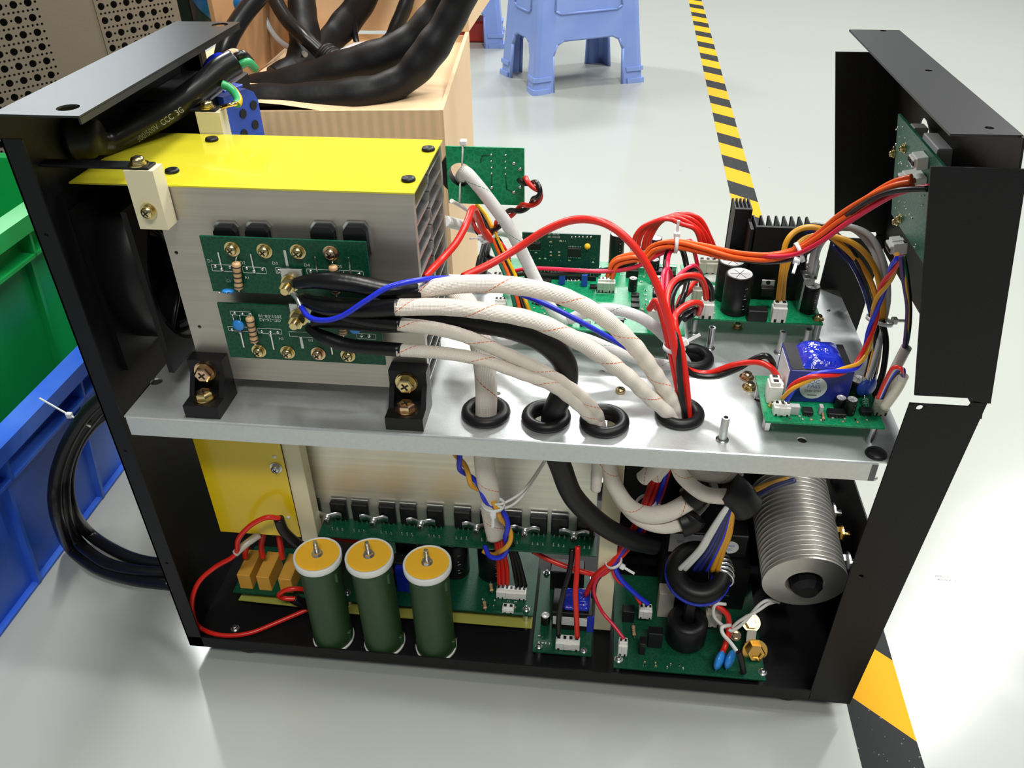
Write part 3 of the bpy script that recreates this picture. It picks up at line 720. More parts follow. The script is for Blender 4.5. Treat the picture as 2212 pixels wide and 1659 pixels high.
# white sleeve from the small ring board down behind the cables
wire([(992, 388, .165), (1006, 374, .146), (1030, 398, .140), (1065, 443, .138), (1105, 500, .136), (1135, 560, .134), (1165, 620, .13), (1195, 672, .125), (1230, 700, .12)], .0047, 'sleeve_white', None, 'sleeved_cable', 16, 12, (1.1, .85), 'white sleeve with green thread hanging out of the hole in the small green board', 'cable')
wire([(1230, 690, .112), (1270, 674, .108), (1320, 668, .105), (1380, 684, .100), (1425, 716, .098), (1458, 752, .100), (1480, 782, .105), (1492, 810, .105)], .0042, 'sleeve_white', None, 'sleeved_cable', 14, 10, (1, .9), 'short white sleeve bowed over the main board near its front edge', 'cable')
wire([(985, 640, .12), (1020, 668, .11), (1060, 712, .10), (1090, 735, .095), (1130, 726, .09), (1180, 716, .09), (1260, 730, .09), (1340, 762, .085), (1400, 782, .08), (1455, 790, .09)], .0040, 'sleeve_white', None, 'sleeved_cable', 14, 10, (1, .8), 'long white sleeve sagging below the front edge of the main board', 'cable')
wire([(960, 478, .13), (1000, 487, .16), (1050, 497, .19), (1095, 502, .21), (1130, 520, .22)], .0042, 'sleeve_white', None, 'sleeved_cable', 14, 10, (1, 1), 'white sleeve coming from behind the heatsink at mid height', 'cable')
wire([(975, 434, .135), (1000, 448, .15), (1030, 470, .165), (1055, 500, .18)], .0016, 'whitewire', None, 'thin_wire', 8, 8, (1, 1), 'thin white wire behind the lower left corner of the small ring board', 'wire')

# ================================================================== loose red wires
wire([(915, 600, .06), (950, 565, .08), (985, 525, .095), (1008, 482, .11), (1020, 452, .125), (1030, 462, .135), (1045, 500, .145), (1062, 520, .15)], .0026, 'red', None, 'red_wire', 10, 8, (1, 1), 'red wire bent to a point below the small ring board, left of the rest', 'wire')
wire([(1000, 598, .05), (1060, 570, .06), (1120, 535, .068), (1180, 497, .07), (1240, 475, .068), (1300, 480, .064), (1350, 512, .06), (1395, 568, .055), (1428, 640, .05), (1450, 720, .046), (1466, 800, .042), (1476, 900, .040), (1480, 960, .040)], .0026, 'red', None, 'red_wire', 10, 10, (1, 1), 'long red wire making the widest arch over the main board', 'wire')
for i, (a, pk, e, k) in enumerate((((1366, 530), (1440, 481), (1514, 528), 0), ((1377, 530), (1450, 477), (1525, 534), .006), ((1389, 530), (1458, 474), (1537, 540), .012), ((1399, 532), (1470, 470), (1547, 548), .018))):
    y = .205+k*.5
    wire([(a[0], a[1]+8, y), (a[0]+8, a[1]-22, y), (a[0]+30, pk[1]+5+i, y), (pk[0], pk[1]-8, y), (e[0]-42+i*2, pk[1]+3, y), (e[0]-12, e[1]-32, y), (e[0], e[1], y), (e[0]+1, e[1]+14, y)], .0020, 'red', None, 'red_wire', 8, 8, (1, 1),
         ['innermost', 'second', 'third', 'outermost'][i]+' of the four red loops between the white sockets of the two rear boards', 'wire', 'red loops between the rear boards')
# red/black bundle through the right front grommet, held by a tie
t = thing('wire_bundle', U(1456, 753, y=.05), 'bundle of red and black wires rising from the right front grommet through a tie', 'wire bundle')
BN = [([(1480, 980, .036), (1474, 900, .0385), (1462, 830, .042), (1447, 755, .050), (1432, 690, .058), (1418, 650, .064), (1402, 668, .068)], 'red'),
      ([(1486, 975, .040), (1481, 900, .041), (1471, 830, .044), (1456, 755, .052), (1440, 690, .060), (1430, 655, .066), (1418, 666, .072)], 'red'),
      ([(1490, 970, .034), (1488, 900, .037), (1483, 830, .042), (1472, 755, .048), (1458, 700, .056), (1462, 676, .064), (1492, 655, .072), (1513, 658, .08), (1508, 678, .085)], 'red'),
      ([(1488, 970, .044), (1480, 905, .034), (1470, 835, .038), (1464, 755, .044), (1458, 715, .054), (1470, 684, .070), (1488, 672, .076), (1500, 668, .082), (1496, 680, .086), (1478, 690, .08)], 'blackwire'),
      ([(1466, 760, .050), (1450, 700, .060), (1440, 650, .072), (1452, 612, .085), (1480, 596, .094), (1510, 598, .10), (1522, 618, .104), (1526, 646, .106)], 'red'),
      ([(1468, 765, .056), (1454, 712, .066), (1446, 660, .076), (1460, 620, .088), (1486, 602, .098), (1515, 602, .104), (1534, 620, .107), (1537, 648, .108)], 'blackwire'),
      ([(1460, 755, .058), (1452, 690, .072), (1448, 630, .092), (1470, 592, .108), (1498, 574, .120), (1512, 590, .130), (1518, 610, .135)], 'magenta'),
      ([(1462, 757, .060), (1452, 694, .078), (1452, 640, .098), (1474, 600, .112), (1500, 580, .124), (1514, 596, .134), (1516, 616, .139)], 'blackwire'),
      ([(1454, 750, .060), (1436, 680, .078), (1430, 620, .100), (1434, 588, .115), (1444, 582, .125), (1450, 600, .13), (1452, 622, .135)], 'magenta'),
      ([(1440, 640, .09), (1442, 570, .13), (1448, 545, .145), (1462, 538, .15), (1490, 520, .16), (1500, 545, .17), (1507, 580, .175), (1504, 610, .17), (1488, 632, .16), (1470, 648, .15)], 'magenta'),
      ([(1438, 650, .09), (1438, 575, .135), (1446, 540, .15), (1470, 536, .155), (1480, 560, .15), (1485, 600, .14), (1476, 640, .12), (1466, 665, .10)], 'blackwire'),
      ([(1500, 575, .175), (1503, 600, .165), (1490, 622, .15), (1470, 645, .13), (1462, 680, .10)], 'red')]
for s_, mt in BN: wire(s_, .0022 if mt != 'magenta' else .0016, mt, t, 'wire')
tie(t, U(1456, 752, y=.052), (.15, .1, 1), .0066, (1, .2, .6))
t = thing('wire_pair', U(1560, 800, y=.06), 'slack red and black wire pair sagging toward the small transformer board', 'wire')
wire([(1458, 752, .056), (1466, 776, .060), (1490, 800, .062), (1530, 806, .062), (1580, 790, .060), (1630, 782, .056), (1662, 792, .052), (1678, 812, .050), (1683, 828, .050)], .0021, 'red', t)
wire([(1464, 748, .060), (1476, 786, .058), (1498, 809, .058), (1545, 813, .058), (1592, 797, .058), (1628, 776, .058), (1655, 769, .056), (1668, 782, .056), (1672, 800, .055)], .0021, 'blackwire', t)

# orange/red harness to the display board
t = thing('wire_harness', U(1600, 552, y=.12), 'orange, red and black wire harness running from the main board up to the display board', 'wire harness')
sp = [(1318, 598, .150), (1330, 568, .150), (1365, 556, .150), (1395, 555, .150), (1415, 536, .150), (1455, 527, .145), (1520, 538, .135), (1590, 553, .125), (1660, 556, .115), (1720, 544, .105), (1770, 512, .095), (1820, 470, .085), (1880, 430, .072), (1930, 403, .062), (1972, 391, .056)]
p = smooth(pts(sp), 10)
for i, mt in enumerate(('orange', 'orange', 'orange', 'orange')):
    b = MB(); b.tube(strand(p, .0026, .30, i*PI/2+.5), .0017, 8); b.build('wire', mt, t)
sp = [(1100, 592, .155), (1140, 586, .155), (1230, 587, .150), (1310, 584, .150), (1370, 572, .150), (1420, 545, .150), (1470, 532, .145), (1530, 545, .135), (1600, 555, .125), (1665, 560, .112), (1722, 552, .100), (1775, 520, .090), (1825, 478, .080), (1885, 438, .066), (1940, 414, .055), (2008, 405, .045)]
p = smooth(pts(sp), 10)
for i, mt in enumerate(('magenta', 'blackwire')):
    b = MB(); b.tube(strand(p, .0021, .17, i*PI+.2), .0017, 8); b.build('wire', mt, t)
tie(t, U(1460, 527, y=.145), (1, 0, 0), .0060, (0, 0, 1)); tie(t, U(1727, 545, y=.103), (1, .1, .5), .0062, (-.3, -.9, -.4))

# yellow / grey / blue harness dropping behind the right edge of the shelf
t = thing('wire_harness', U(1890, 700, y=.12), 'loose bundle of ochre, grey, navy and black wires looping down right of the shelf', 'wire harness')
for s_, mt, r in (([(1681, 652, .140), (1690, 580, .140), (1698, 525, .145), (1725, 496, .150), (1765, 492, .150), (1800, 515, .145), (1850, 560, .130), (1885, 620, .115), (1900, 700, .10), (1885, 780, .085), (1868, 850, .07), (1862, 900, .06)], 'ochre', .0021),
                  ([(1690, 652, .142), (1696, 590, .142), (1715, 540, .146), (1745, 513, .150), (1795, 510, .145), (1850, 530, .130), (1890, 580, .118), (1905, 650, .105), (1906, 700, .10), (1892, 790, .085), (1876, 860, .07)], 'ochre', .0021),
                  ([(1748, 590, .165), (1762, 530, .165), (1790, 495, .160), (1830, 488, .150), (1880, 510, .135), (1910, 570, .120), (1918, 640, .11), (1908, 700, .10), (1890, 780, .08), (1870, 840, .07)], 'grey', .0021),
                  ([(1756, 590, .168), (1770, 535, .168), (1800, 500, .160), (1840, 494, .150), (1880, 530, .135), (1902, 585, .12), (1910, 650, .11), (1903, 700, .10), (1886, 760, .09)], 'grey', .0021),
                  ([(1740, 600, .172), (1728, 520, .172), (1742, 492, .168), (1775, 488, .160), (1810, 510, .148), (1850, 560, .13), (1878, 630, .115), (1893, 700, .10), (1890, 780, .085), (1878, 870, .07)], 'blackwire', .0021),
                  ([(1736, 600, .175), (1726, 530, .174), (1745, 500, .168), (1790, 510, .155), (1835, 560, .14), (1866, 620, .12), (1886, 690, .105), (1898, 750, .095), (1886, 820, .08), (1872, 880, .07)], 'navy', .0021),
                  ([(1800, 530, .150), (1850, 585, .135), (1880, 660, .112), (1895, 740, .095), (1880, 800, .085), (1864, 870, .07)], 'navy', .0021),
                  ([(1905, 690, .095), (1914, 740, .09), (1908, 800, .08), (1895, 840, .072), (1880, 890, .065)], 'blackwire', .0021),
                  ([(1884, 700, .10), (1880, 780, .09), (1860, 850, .075)], 'blackwire', .0021)):
    wire(s_, r, mt, t)
tie(t, U(1900, 692, y=.10), (.2, .2, 1), .0085, (1, .05, 0))
harness('twisted_wires', [(1941, 553, .030), (1925, 590, .040), (1900, 640, .048), (1885, 700, .048), (1872, 750, .044), (1852, 788, .036), (1820, 802, .028), (1785, 808, .024), (1750, 815, .022), (1715, 835, .022), (1695, 862, .024)], ('red', 'blue', 'ochre'), .0014, .0015, .055, 'red, blue and ochre wires twisted together between display board and small transformer board', 'wire')
t = thing('sleeved_wires', U(1960, 650, y=.03), 'green, purple, ochre and black wires hanging from the display board into a clear sleeve', 'wire')
for i, mt in enumerate(('purple', 'green', 'ochre', 'blackwire')):
    k = (0, 7, 4, 9)[i]; wire([(1946+i*2, 553, .022+i*.002), (1951+k, 600, .022), (1960+k*.6, 660, .022), (1958+k*.6, 710, .022), (1952+k*.3, 755, .022+i*.001), (1935+k*.3, 800, .022)], .0013, mt, t)
wire([(1958, 750, .0225), (1940, 785, .0235), (1918, 830, .025), (1902, 872, .027)], .0032, 'clear', t, 'clear_sleeve', 14)
t = thing('sleeved_wires', U(1930, 800, y=.012), 'short loop of red, blue and black wires entering a clear sleeve at the shelf corner', 'wire')
for i, mt in enumerate(('red', 'grey', 'blue', 'blackwire')):
    wire([(1896+i*3, 860, .016), (1912+i*3, 825, .014), (1928+i*4, 796+i*2, .011), (1944+i*2, 795+i, .009), (1952, 806, .0085), (1950, 822, .009)], .0013, mt, t)
wire([(1952, 812, .009), (1938, 840, .011), (1910, 880, .013)], .0030, 'clear', t, 'clear_sleeve', 14)
# coloured leads from behind the ring board to the main board
t = thing('wire_bundle', U(1060, 510, y=.15), 'orange, yellow, green and black leads fanning down from behind the small ring board', 'wire bundle')
for s_, mt in (([(1030, 440, .165), (1050, 465, .160), (1062, 490, .155), (1080, 530, .15), (1110, 590, .145), (1135, 650, .135), (1150, 690, .125)], 'yellow'),
               ([(1026, 445, .165), (1045, 475, .160), (1058, 500, .155), (1070, 520, .15), (1098, 580, .145), (1122, 640, .135), (1140, 690, .125)], 'blackwire'),
               ([(1018, 452, .165), (1032, 478, .160), (1048, 496, .155), (1062, 512, .15), (1088, 570, .145), (1112, 630, .135), (1128, 690, .125)], 'orange'),
               ([(1022, 455, .168), (1036, 484, .162), (1050, 500, .156), (1058, 516, .15), (1080, 568, .145), (1104, 628, .135), (1118, 690, .125)], 'green'),
               ([(1020, 462, .170), (1026, 490, .165), (1045, 510, .158), (1068, 530, .152), (1090, 570, .15), (1102, 600, .15)], 'red'),
               ([(1035, 468, .170), (1050, 490, .165), (1060, 510, .158), (1085, 530, .156), (1100, 560, .155)], 'red'),
               ([(1018, 470, .172), (1030, 500, .168), (1048, 515, .160), (1075, 515, .165), (1090, 540, .17)], 'blackwire')): wire(s_, .0016, mt, t)
tie(t, U(1055, 512, y=.154), (.5, 0, -1), .0062, (-.5, -.6, .2))
t = thing('wire_bundle', U(1045, 560, y=.2), 'black wires rising out of the rear shelf grommet behind the heatsink', 'wire bundle')
for i, s_ in enumerate(([(1040, 600, .205), (1040, 560, .200), (1048, 525, .18), (1058, 505, .165)], [(1046, 600, .208), (1050, 560, .200), (1056, 530, .18), (1062, 508, .168)], [(1034, 600, .205), (1033, 575, .202), (1042, 550, .2), (1064, 560, .19), (1100, 566, .18)])): wire(s_, .0024, 'blackwire', t)
harness('twisted_pair', [(1126, 388, .144), (1150, 396, .130), (1165, 412, .125), (1158, 432, .130), (1130, 448, .140), (1105, 458, .145), (1080, 480, .150), (1064, 500, .155), (1058, 520, .16)], ('red', 'blackwire'), .0018, .0020, .030, 'red and black twisted pair leaving the right side of the small ring board', 'wire')

# ================================================================== small ring board beside the heatsink
YR = .150
t = thing('ring_sensor_board', U(1045, 440, y=YR), 'small green board held upright at the heatsink end with a ring and a white tie', 'circuit board')
c0 = U(962, 316, y=YR); c1 = U(1133, 444, y=YR); rc = U(995, 378, y=YR)
b = MB(); b.prism([(c0.x, c1.z), (c1.x, c1.z), (c1.x, c0.z), (c0.x, c0.z)], .0016, MT((0, YR+.0016, 0), XZf), [circle(rc.x, rc.z, .0090, 28)]); b.build('board', 'pcb_bright', t)
b = MB(); rr = .0090; b.lathe([(rr, 0), (rr+.0070, 0), (rr+.0070, .010), (rr, .010), (rr, 0)], (rc.x, YR+.0018, rc.z), (0, 1, 0), 36, sm=False); b.build('ring_core', 'rubber', t)
for px, py in ((1061, 334), (1061, 348), (1062, 362), (1062, 375), (1092, 335), (1092, 349), (1092, 363), (1092, 376)): inst('solder_joint', 'sj2', lambda b: b.ball((0, 0, 0), (.00085, .00085, .0009)), 'solder', t, MT(U(px, py, y=YR), FRONT))
for px, py in ((1062, 405), (1110, 353), (1123, 365), (1123, 404), (1110, 415)): inst('solder_joint', 'sj3', lambda b: b.ball((0, 0, 0), (.0014, .0014, .0013)), 'solder', t, MT(U(px, py, y=YR), FRONT))
b = MB(); b.T = Matrix.Identity(4)
for a, c in (((1061, 334), (1040, 337)), ((1040, 337), (1038, 352)), ((1062, 375), (1062, 405)), ((1092, 376), (1094, 408)), ((1094, 408), (1110, 415))):
    b.tube([U(*a, y=YR-.0001), U(*c, y=YR-.0001)], .0004, 5)
b.build('copper_track', 'pcb', t)
b = MB(); a = U(1000, 310, y=YR-.0006); e = U(998, 356, y=YR-.0006); b.tube([a, e, e+V((0, .010, 0))], .0013, 6, flat=(1, .5)); a = U(994, 398, y=YR-.0006); e = U(993, 440, y=YR-.0006); b.tube([a+V((0, .012, 0)), a, e, e+V((0, .012, 0))], .0013, 6, flat=(1, .5)); b.box(U(1001, 307, y=YR), (.0048, .005, .0034), None, .0005); b.build('cable_tie', 'tie', t)

# ================================================================== board helpers
def HB(px, py, z, rz=0): return MT(U(px, py, z=z), RZ(rz))
def ecap(parent, m, r, h, label=None, mt='chip', top='captop'):
    def g(b):
        b.lathe([(0, 0), (r*.95, 0), (r, .0006), (r, h*.06), (r*.93, h*.09), (r, h*.12), (r, h-.0008), (r*.93, h), (r*.86, h)], seg=28)
        b.lathe([(r*.86, h), (r*.82, h-.0003), (0, h-.0003)], seg=28, m=1)
        for a in (0, 60, 120): b.box((0, 0, h-.0003), (r*1.4, r*.04, .0002), RZ(a), 0, 0)
        for k in range(7): b.add([V((r*1.004*math.cos(a), r*1.004*math.sin(a), zz)) for a, zz in ((-1.2, h*(.2+k*.09)), (-1.0-(k % 3)*.1, h*(.2+k*.09)), (-1.0-(k % 3)*.1, h*(.215+k*.09)), (-1.2, h*(.215+k*.09)))], [[0, 1, 2, 3]], 2)
    return inst('capacitor', ('ecap', r, h, mt, top), g, [mt, top, 'silk'], parent, m, label)
def sock(parent, m, w_, d=.0062, h=.0095, n=4, mt='nylon', label=None, plug=True, wires=()):
    "wire-to-board housing with slots, latch ridge and pins"
    def g(b):
        b.box((0, 0, h*.40), (w_, d, h*.80), None, .0004)
        b.box((0, d*.06, h*.86), (w_*.90, d*.70, h*.28), None, .0004)
        b.box((0, -d*.5, h*.45), (w_*.36, d*.14, h*.72), None, .0004)
        for i in range(n):
            x = -w_/2+w_*(i+.5)/n; b.box((x, d*.06, h+.0001), (w_/n*.5, d*.36, .0006), None, 0, 1); b.box((x, -d*.5, h*.12), (w_/n*.35, d*.12, h*.16), None, 0, 1)
    return inst('connector', ('sock', w_, d, h, n, mt), g, [mt, 'dark'], parent, m, label)
def ic(parent, m, w_, d, h, n, label=None):
    def g(b):
        b.box((0, 0, h*.55+.0002), (w_, d, h), None, .0003)
        for i in range(n):
            x = -w_/2+w_*(i+.5)/n
            for s in (-1, 1): b.box((x, s*(d/2+.0006), .0004), (w_/n*.45, .0014, .0006), None, 0, 1)
    return inst('microchip', ('ic', w_, d, h, n), g, ['chip', 'solder'], parent, m, label)
def smd(parent, m, kind=0):
    def g(b):
        b.box((0, 0, .0004), (.0012, .0010, .0007), None, 0, 0)
        for s in (-1, 1): b.box((s*.0008, 0, .00038), (.0005, .0011, .0007), None, 0, 1)
    return inst('surface_mount_part', ('smd', kind), g, [('tan', 'chip', 'cream')[kind], 'solder'], parent, m)
def smdfield(parent, o, ex, ey, n, seed, R=None, rows=4):
    "parts laid out in the tidy rows of a real board"
    rr = random.Random(seed); z = V(ex).cross(V(ey)).normalized(); per = max(1, n//rows); RR = RF(V(ex).normalized(), z.cross(V(ex).normalized()), z)
    for i in range(n):
        a = (i % per+.5)/per; c = (i//per+.5)/rows
        if rr.random() < .2: continue
        smd(parent, MT(V(o)+V(ex)*(a+rr.uniform(-.2, .2)/per)+V(ey)*c, RR @ RZ(rr.choice([0, 90]))), rr.choice([0, 1, 2, 2]))
def to220(parent, m, label=None):
    def g(b):
        b.box((0, 0, .0035), (.010, .0045, .007), None, .0005); b.box((0, .0016, .0095), (.010, .0013, .006), None, .0003, 1); b.cyl((0, .0005, .0105), (0, .0026, .0105), .0017, m=2)
    return inst('power_transistor', 'to220', g, ['chip', 'steel', 'dark'], parent, m, label)
def silkh(parent, z, items, boxes, mt='silk'):
    b = MB()
    for s, px, py, h, rz in items: b.text(s, h, MT(U(px, py, z=z+.00012), RZ(rz)))
    for px, py, w_, d in boxes:
        c = U(px, py, z=z+.0001)
        for s in (-1, 1): b.box(c+V((0, s*d/2, 0)), (w_, .00025, .0001)); b.box(c+V((s*w_/2, 0, 0)), (.00025, d, .0001))
    if b.v: b.build('silkscreen_print', mt, parent, fix=False)

# ================================================================== main control board
ZM = .2845
t = mb_ = thing('main_board', (.313, .17, ZM), 'main green control board at the back of the shelf, with an upright daughter board', 'circuit board')
b = MB(); b.bx(.2430, .3835, .1100, .2230, ZM-.0016, ZM, .0001); b.build('board', 'pcb_bright', t)
for x, y in ((.248, .116), (.379, .114), (.379, .218), (.30, .114)):
    b = MB(); b.cyl((x, y, .2651), (x, y, ZM-.0016), .0026, seg=14); b.build('standoff', 'steel', t)
smdfield(t, (.250, .120, ZM), (.055, 0, 0), (0, .030, 0), 28, 1); smdfield(t, (.308, .118, ZM), (.036, 0, 0), (0, .022, 0), 16, 5, rows=3); smdfield(t, (.350, .118, ZM), (.018, 0, 0), (0, .06, 0), 22, 3, rows=8)
ic(t, HB(1190, 655, ZM), .024, .008, .004, 14, 'long black chip with white pins'); ic(t, HB(1282, 622, ZM), .006, .005, .002, 4); ic(t, HB(1178, 607, ZM), .010, .005, .002, 7)
for px, py in ((1372, 640), (1372, 652), (1372, 664), (1383, 679)): ic(t, HB(px, py, ZM), .0065, .0052, .0020, 4)
ic(t, HB(1264, 702, ZM), .008, .005, .002, 8); ic(t, HB(1338, 694, ZM), .007, .004, .002, 5)
for px, py in ((1420, 590), (1421, 612), (1423, 638)):
    b = MB(); b.T = HB(px, py, ZM); b.box((0, 0, .0018), (.0095, .008, .0034), None, .0004); b.box((0, .0046, .0022), (.0095, .0012, .0040), None, 0, 1); b.cyl((0, .0035, .0036), (0, .0035, .0037), .0013, m=1); b.build('voltage_regulator', ['chip', 'solder'], t)
ecap(t, HB(1330, 566, ZM), .0062, .026, 'tall black capacitor'); ecap(t, HB(1412, 560, ZM), .0055, .020); ecap(t, HB(1411, 588, ZM), .0045, .012); ecap(t, HB(1366, 627, ZM), .0035, .011); ecap(t, HB(1290, 592, ZM), .0032, .007)
to220(t, HB(1365, 598, ZM)); to220(t, HB(1445, 606, ZM))
sock(t, HB(1309, 628, ZM), .014, .007, .011, 5); sock(t, HB(1384, 566, ZM+.004), .019, .007, .013, 4, 'cream'); sock(t, HB(1082, 672, ZM), .009, .007, .011, 3); sock(t, HB(1138, 697, ZM), .016, .006, .007, 6); sock(t, HB(1076, 622, ZM), .007, .008, .013, 2, 'cream'); sock(t, HB(1412, 700, ZM), .0105, .010, .018, 2); sock(t, HB(1445, 650, ZM), .008, .007, .012, 3); sock(t, HB(1455, 690, ZM), .007, .007, .011, 3, 'cream')
for px, py in ((1214, 612), (1262, 616)):
    b = MB(); b.T = HB(px, py, ZM); b.box((0, 0, .0055), (.0048, .0062, .0105), None, .0003); b.cyl((.001, -.001, .0107), (.001, -.001, .0115), .001, seg=10, m=1); b.build('trimmer', ['trim', 'brass'], t)
for px in (1226, 1234, 1242, 1250): inst('solder_joint', 'sj', None, 'solder', t, HB(px, 606, ZM))
silkh(t, ZM, [], [(1230, 603, .014, .006), (1309, 628, .017, .010), (1367, 585, .020, .016)])
# daughter board upright, leaning back slightly
YD = .190
dt = 'daughter_board'
a0 = U(1128, 502, y=YD); a1 = U(1298, 508, y=YD); zb = ZM+.002
b = MB(); b.bx(a0.x, a1.x, YD, YD+.0016, zb, a1.z, .0001); db = b.build('daughter_board', 'pcb_dark', t)
def FD(px, py): return MT(U(px, py, y=YD), FRONT)
def icv(m, w_, d, h, n): ic(db, m, w_, d, h, n)
icv(FD(1156, 531), .0085, .0058, .002, 7); icv(FD(1241, 544), .0105, .0080, .0022, 8)
rr = random.Random(4)
for k, (px, py) in enumerate([(1190, 522), (1190, 530), (1190, 544), (1190, 551), (1190, 562), (1208, 544), (1208, 551), (1208, 562), (1158, 545), (1166, 558), (1150, 560), (1178, 558), (1230, 562), (1281, 558), (1281, 566), (1148, 509), (1154, 507), (1162, 509), (1211, 520), (1219, 520)]): smd(db, FD(px, py), k % 3)
for px in (1235, 1243, 1251, 1259, 1268, 1276): inst('solder_joint', 'sj2', None, 'solder', db, FD(px, 512))
b = MB(); b.T = FD(1269, 530); b.ball((0, 0, .002), (.0026, .0026, .0022)); b.build('tantalum_capacitor', 'amber', db)
discap(db, U(1266, 546, y=YD-.002), RX(0), .0022, 'grey', 'capacitor', .001) if False else None
b = MB()
for i in range(20): x = a0.x+.004+i*(a1.x-a0.x-.008)/19; b.box((x, YD-.0016, zb+.004), (.0007, .0007, .010), None, 0, 1)
b.bx(a0.x+.002, a1.x-.002, YD-.0030, YD-.0002, zb-.002, zb+.0022, .0002, 0); b.build('pin_header', ['chip', 'solder'], db)
b = MB(); b.text('SP-118 V2', .0022, FD(1196, 506) @ MT((0, 0, .0001))); b.text('2021/03/28', .0022, FD(1196, 512) @ MT((0, 0, .0001))); b.build('silkscreen_print', 'silk', db, fix=False)

# ================================================================== power board with black heatsinks
ZP = .2845
t = thing('power_board', (.436, .18, ZP), 'green power board at the right rear of the shelf with black heatsinks and tall capacitors', 'circuit board')
b = MB(); b.bx(.3865, .4865, .1350, .2235, ZP-.0016, ZP, .0001); b.build('board', 'pcb_bright', t)
ecap(t, HB(1586, 671, ZP), .0104, .032, 'large black capacitor, front of two'); ecap(t, HB(1576, 671, ZP) @ MT((0, .0215, 0)), .0104, .032, 'large black capacitor, rear of two'); ecap(t, HB(1744, 672, ZP), .0060, .022)
sock(t, HB(1524, 684, ZP), .0100, .008, .0155, 2); sock(t, HB(1679, 692, ZP), .0105, .008, .0155, 2); sock(t, HB(1506, 648, ZP), .0090, .008, .0130, 2, 'cream'); sock(t, HB(1532, 588, ZP), .0190, .007, .0120, 4, 'cream'); sock(t, HB(1752, 600, ZP+.001), .008, .007, .016, 2, 'cream')
for px, py in ((1543, 600), (1546, 628)):
    b = MB(); b.lathe([(0, 0), (.0085, 0), (.0085, .0002), (0, .0002)], U(px, py, z=ZP), seg=28); b.build('silkscreen_disc', 'silk', t)
screw(t, HB(1767, 690, ZP), 'gold', .0030); smdfield(t, (.394, .139, ZP), (.02, 0, 0), (0, .05, 0), 14, 9, rows=6)
def bheat(t, px0, px1, py, y0, y1, h, nfin, name='black_heatsink'):
    a = U(px0, py, z=ZP); c = U(px1, py, z=ZP)
    b = MB(); b.bx(a.x, c.x, y0, y0+.0030, ZP+.0005, ZP+h)
    n = nfin
    for i in range(n):
        x = a.x+.0006+i*(c.x-a.x-.0012)/(n-1); b.bx(x-.0005, x+.0005, y0+.0030, y1, ZP+.0005, ZP+h)
        b.box((x, y1, ZP+h/2), (.0018, .0012, h-.001))
    b.build(name, 'black', t)
bheat(t, 1608, 1722, 648, .1680, .1900, .0610, 8); bheat(t, 1570, 1606, 640, .1930, .2150, .0640, 5)
b = MB(); a = U(1597, 640, z=ZP); b.bx(a.x, a.x+.0022, .170, .190, ZP, ZP+.058); b.build('black_heatsink', 'black', t)
b = MB(); a = U(1715, 680, z=ZP)
b.bx(.4705, .4720, .152, .190, ZP, ZP+.027)
for i in range(6): b.bx(.4720, .4790, .154+i*.0065, .155+i*.0065, ZP, ZP+.027)
b.build('aluminium_heatsink', 'alu', t, )
to220(t, MT(U(1652, 668, z=ZP)+V((0, .004, .010)))); b = MB(); b.T = HB(1633, 690, ZP); b.box((0, 0, .0048), (.0145, .0085, .0095), None, .0006); b.build('bridge_rectifier', 'chip', t)
for px, py, lb in ((1593, 706, 'screw lying under the power board'),):
    x, y = sh(px, py); o = screw(None, MT((x, y, .2652)), 'copper', .0032); tag(o, 'copper coloured screw in the shelf just below the power board edge', 'screw')
# ================================================================== small transformer board at the right front of the shelf
ZS = .2805
t = thing('transformer_board', (.465, .045, ZS), 'green board with a blue transformer at the right front of the shelf', 'circuit board')
BX0, BX1, BY0, BY1 = .4290, .5030, .0165, .0680
b = MB(); b.bx(BX0, BX1, BY0, BY1, ZS-.0016, ZS, .0001); b.build('board', 'pcb_bright', t)
for x, y in ((BX1-.005, BY0+.004), (BX0+.004, BY1-.004), (BX1-.005, BY1-.004)):
    b = MB(); b.cyl((x, y, .2651), (x, y, ZS-.0016), .0027, seg=12); b.build('standoff', 'steel', t)
tr = thing('transformer', U(1760, 850, z=ZS), None, None); TM = MT(U(1757, 860, z=ZS)+V((0, .0115, 0)), RZ(1)); setw(tr, TM, t)
w_, d_, h_ = .0400, .0330, .0250
b = MB(); b.T = TM; b.box((0, 0, h_/2), (w_, d_, h_), None, .0006); b.build('core', 'coreblue', tr)
b = MB(); b.T = TM; b.box((0, 0, h_+.0001), (w_-.001, d_-.001, .0006)); b.build('core_top', 'chip', tr)
b = MB(); b.T = TM
vs = []; n1, n2 = 10, 12
for i in range(n1+1):
    for j in range(n2+1):
        u = i/n1*2-1; v = j/n2*2-1; hgt = .0062*(1-abs(u)**4)*(1-abs(v)**6)*(1+.12*math.sin(3*u+5*v)+.08*math.sin(9*v)); vs.append(V((.002+u*.0135, v*.0150, h_+.0003+hgt)))
b.add(vs, [[i*(n2+1)+j, (i+1)*(n2+1)+j, (i+1)*(n2+1)+j+1, i*(n2+1)+j+1] for i in range(n1) for j in range(n2)], 0, True); b.build('winding_tape', 'tapeblue', tr, fix=False)
b = MB(); b.T = TM; b.box((-w_/2-.0001, -.001, h_*.52), (.0003, d_*.84, h_*.80), None, 0, 0)
b.text('DDRB-A2134A', .0034, TM @ MT((-w_/2-.0004, -.001, h_*.56), RF((0, -1, 0), (0, 0, 1), (-1, 0, 0))), 1); b.text('DDR2024-0101-001', .0024, TM @ MT((-w_/2-.0004, -.001, h_*.78), RF((0, -1, 0), (0, 0, 1), (-1, 0, 0))), 1); b.text('2401061224M', .0026, TM @ MT((-w_/2-.0004, -.001, h_*.30), RF((0, -1, 0), (0, 0, 1), (-1, 0, 0))), 1)
b.build('white_label', ['label', 'ink'], tr, fix=False)
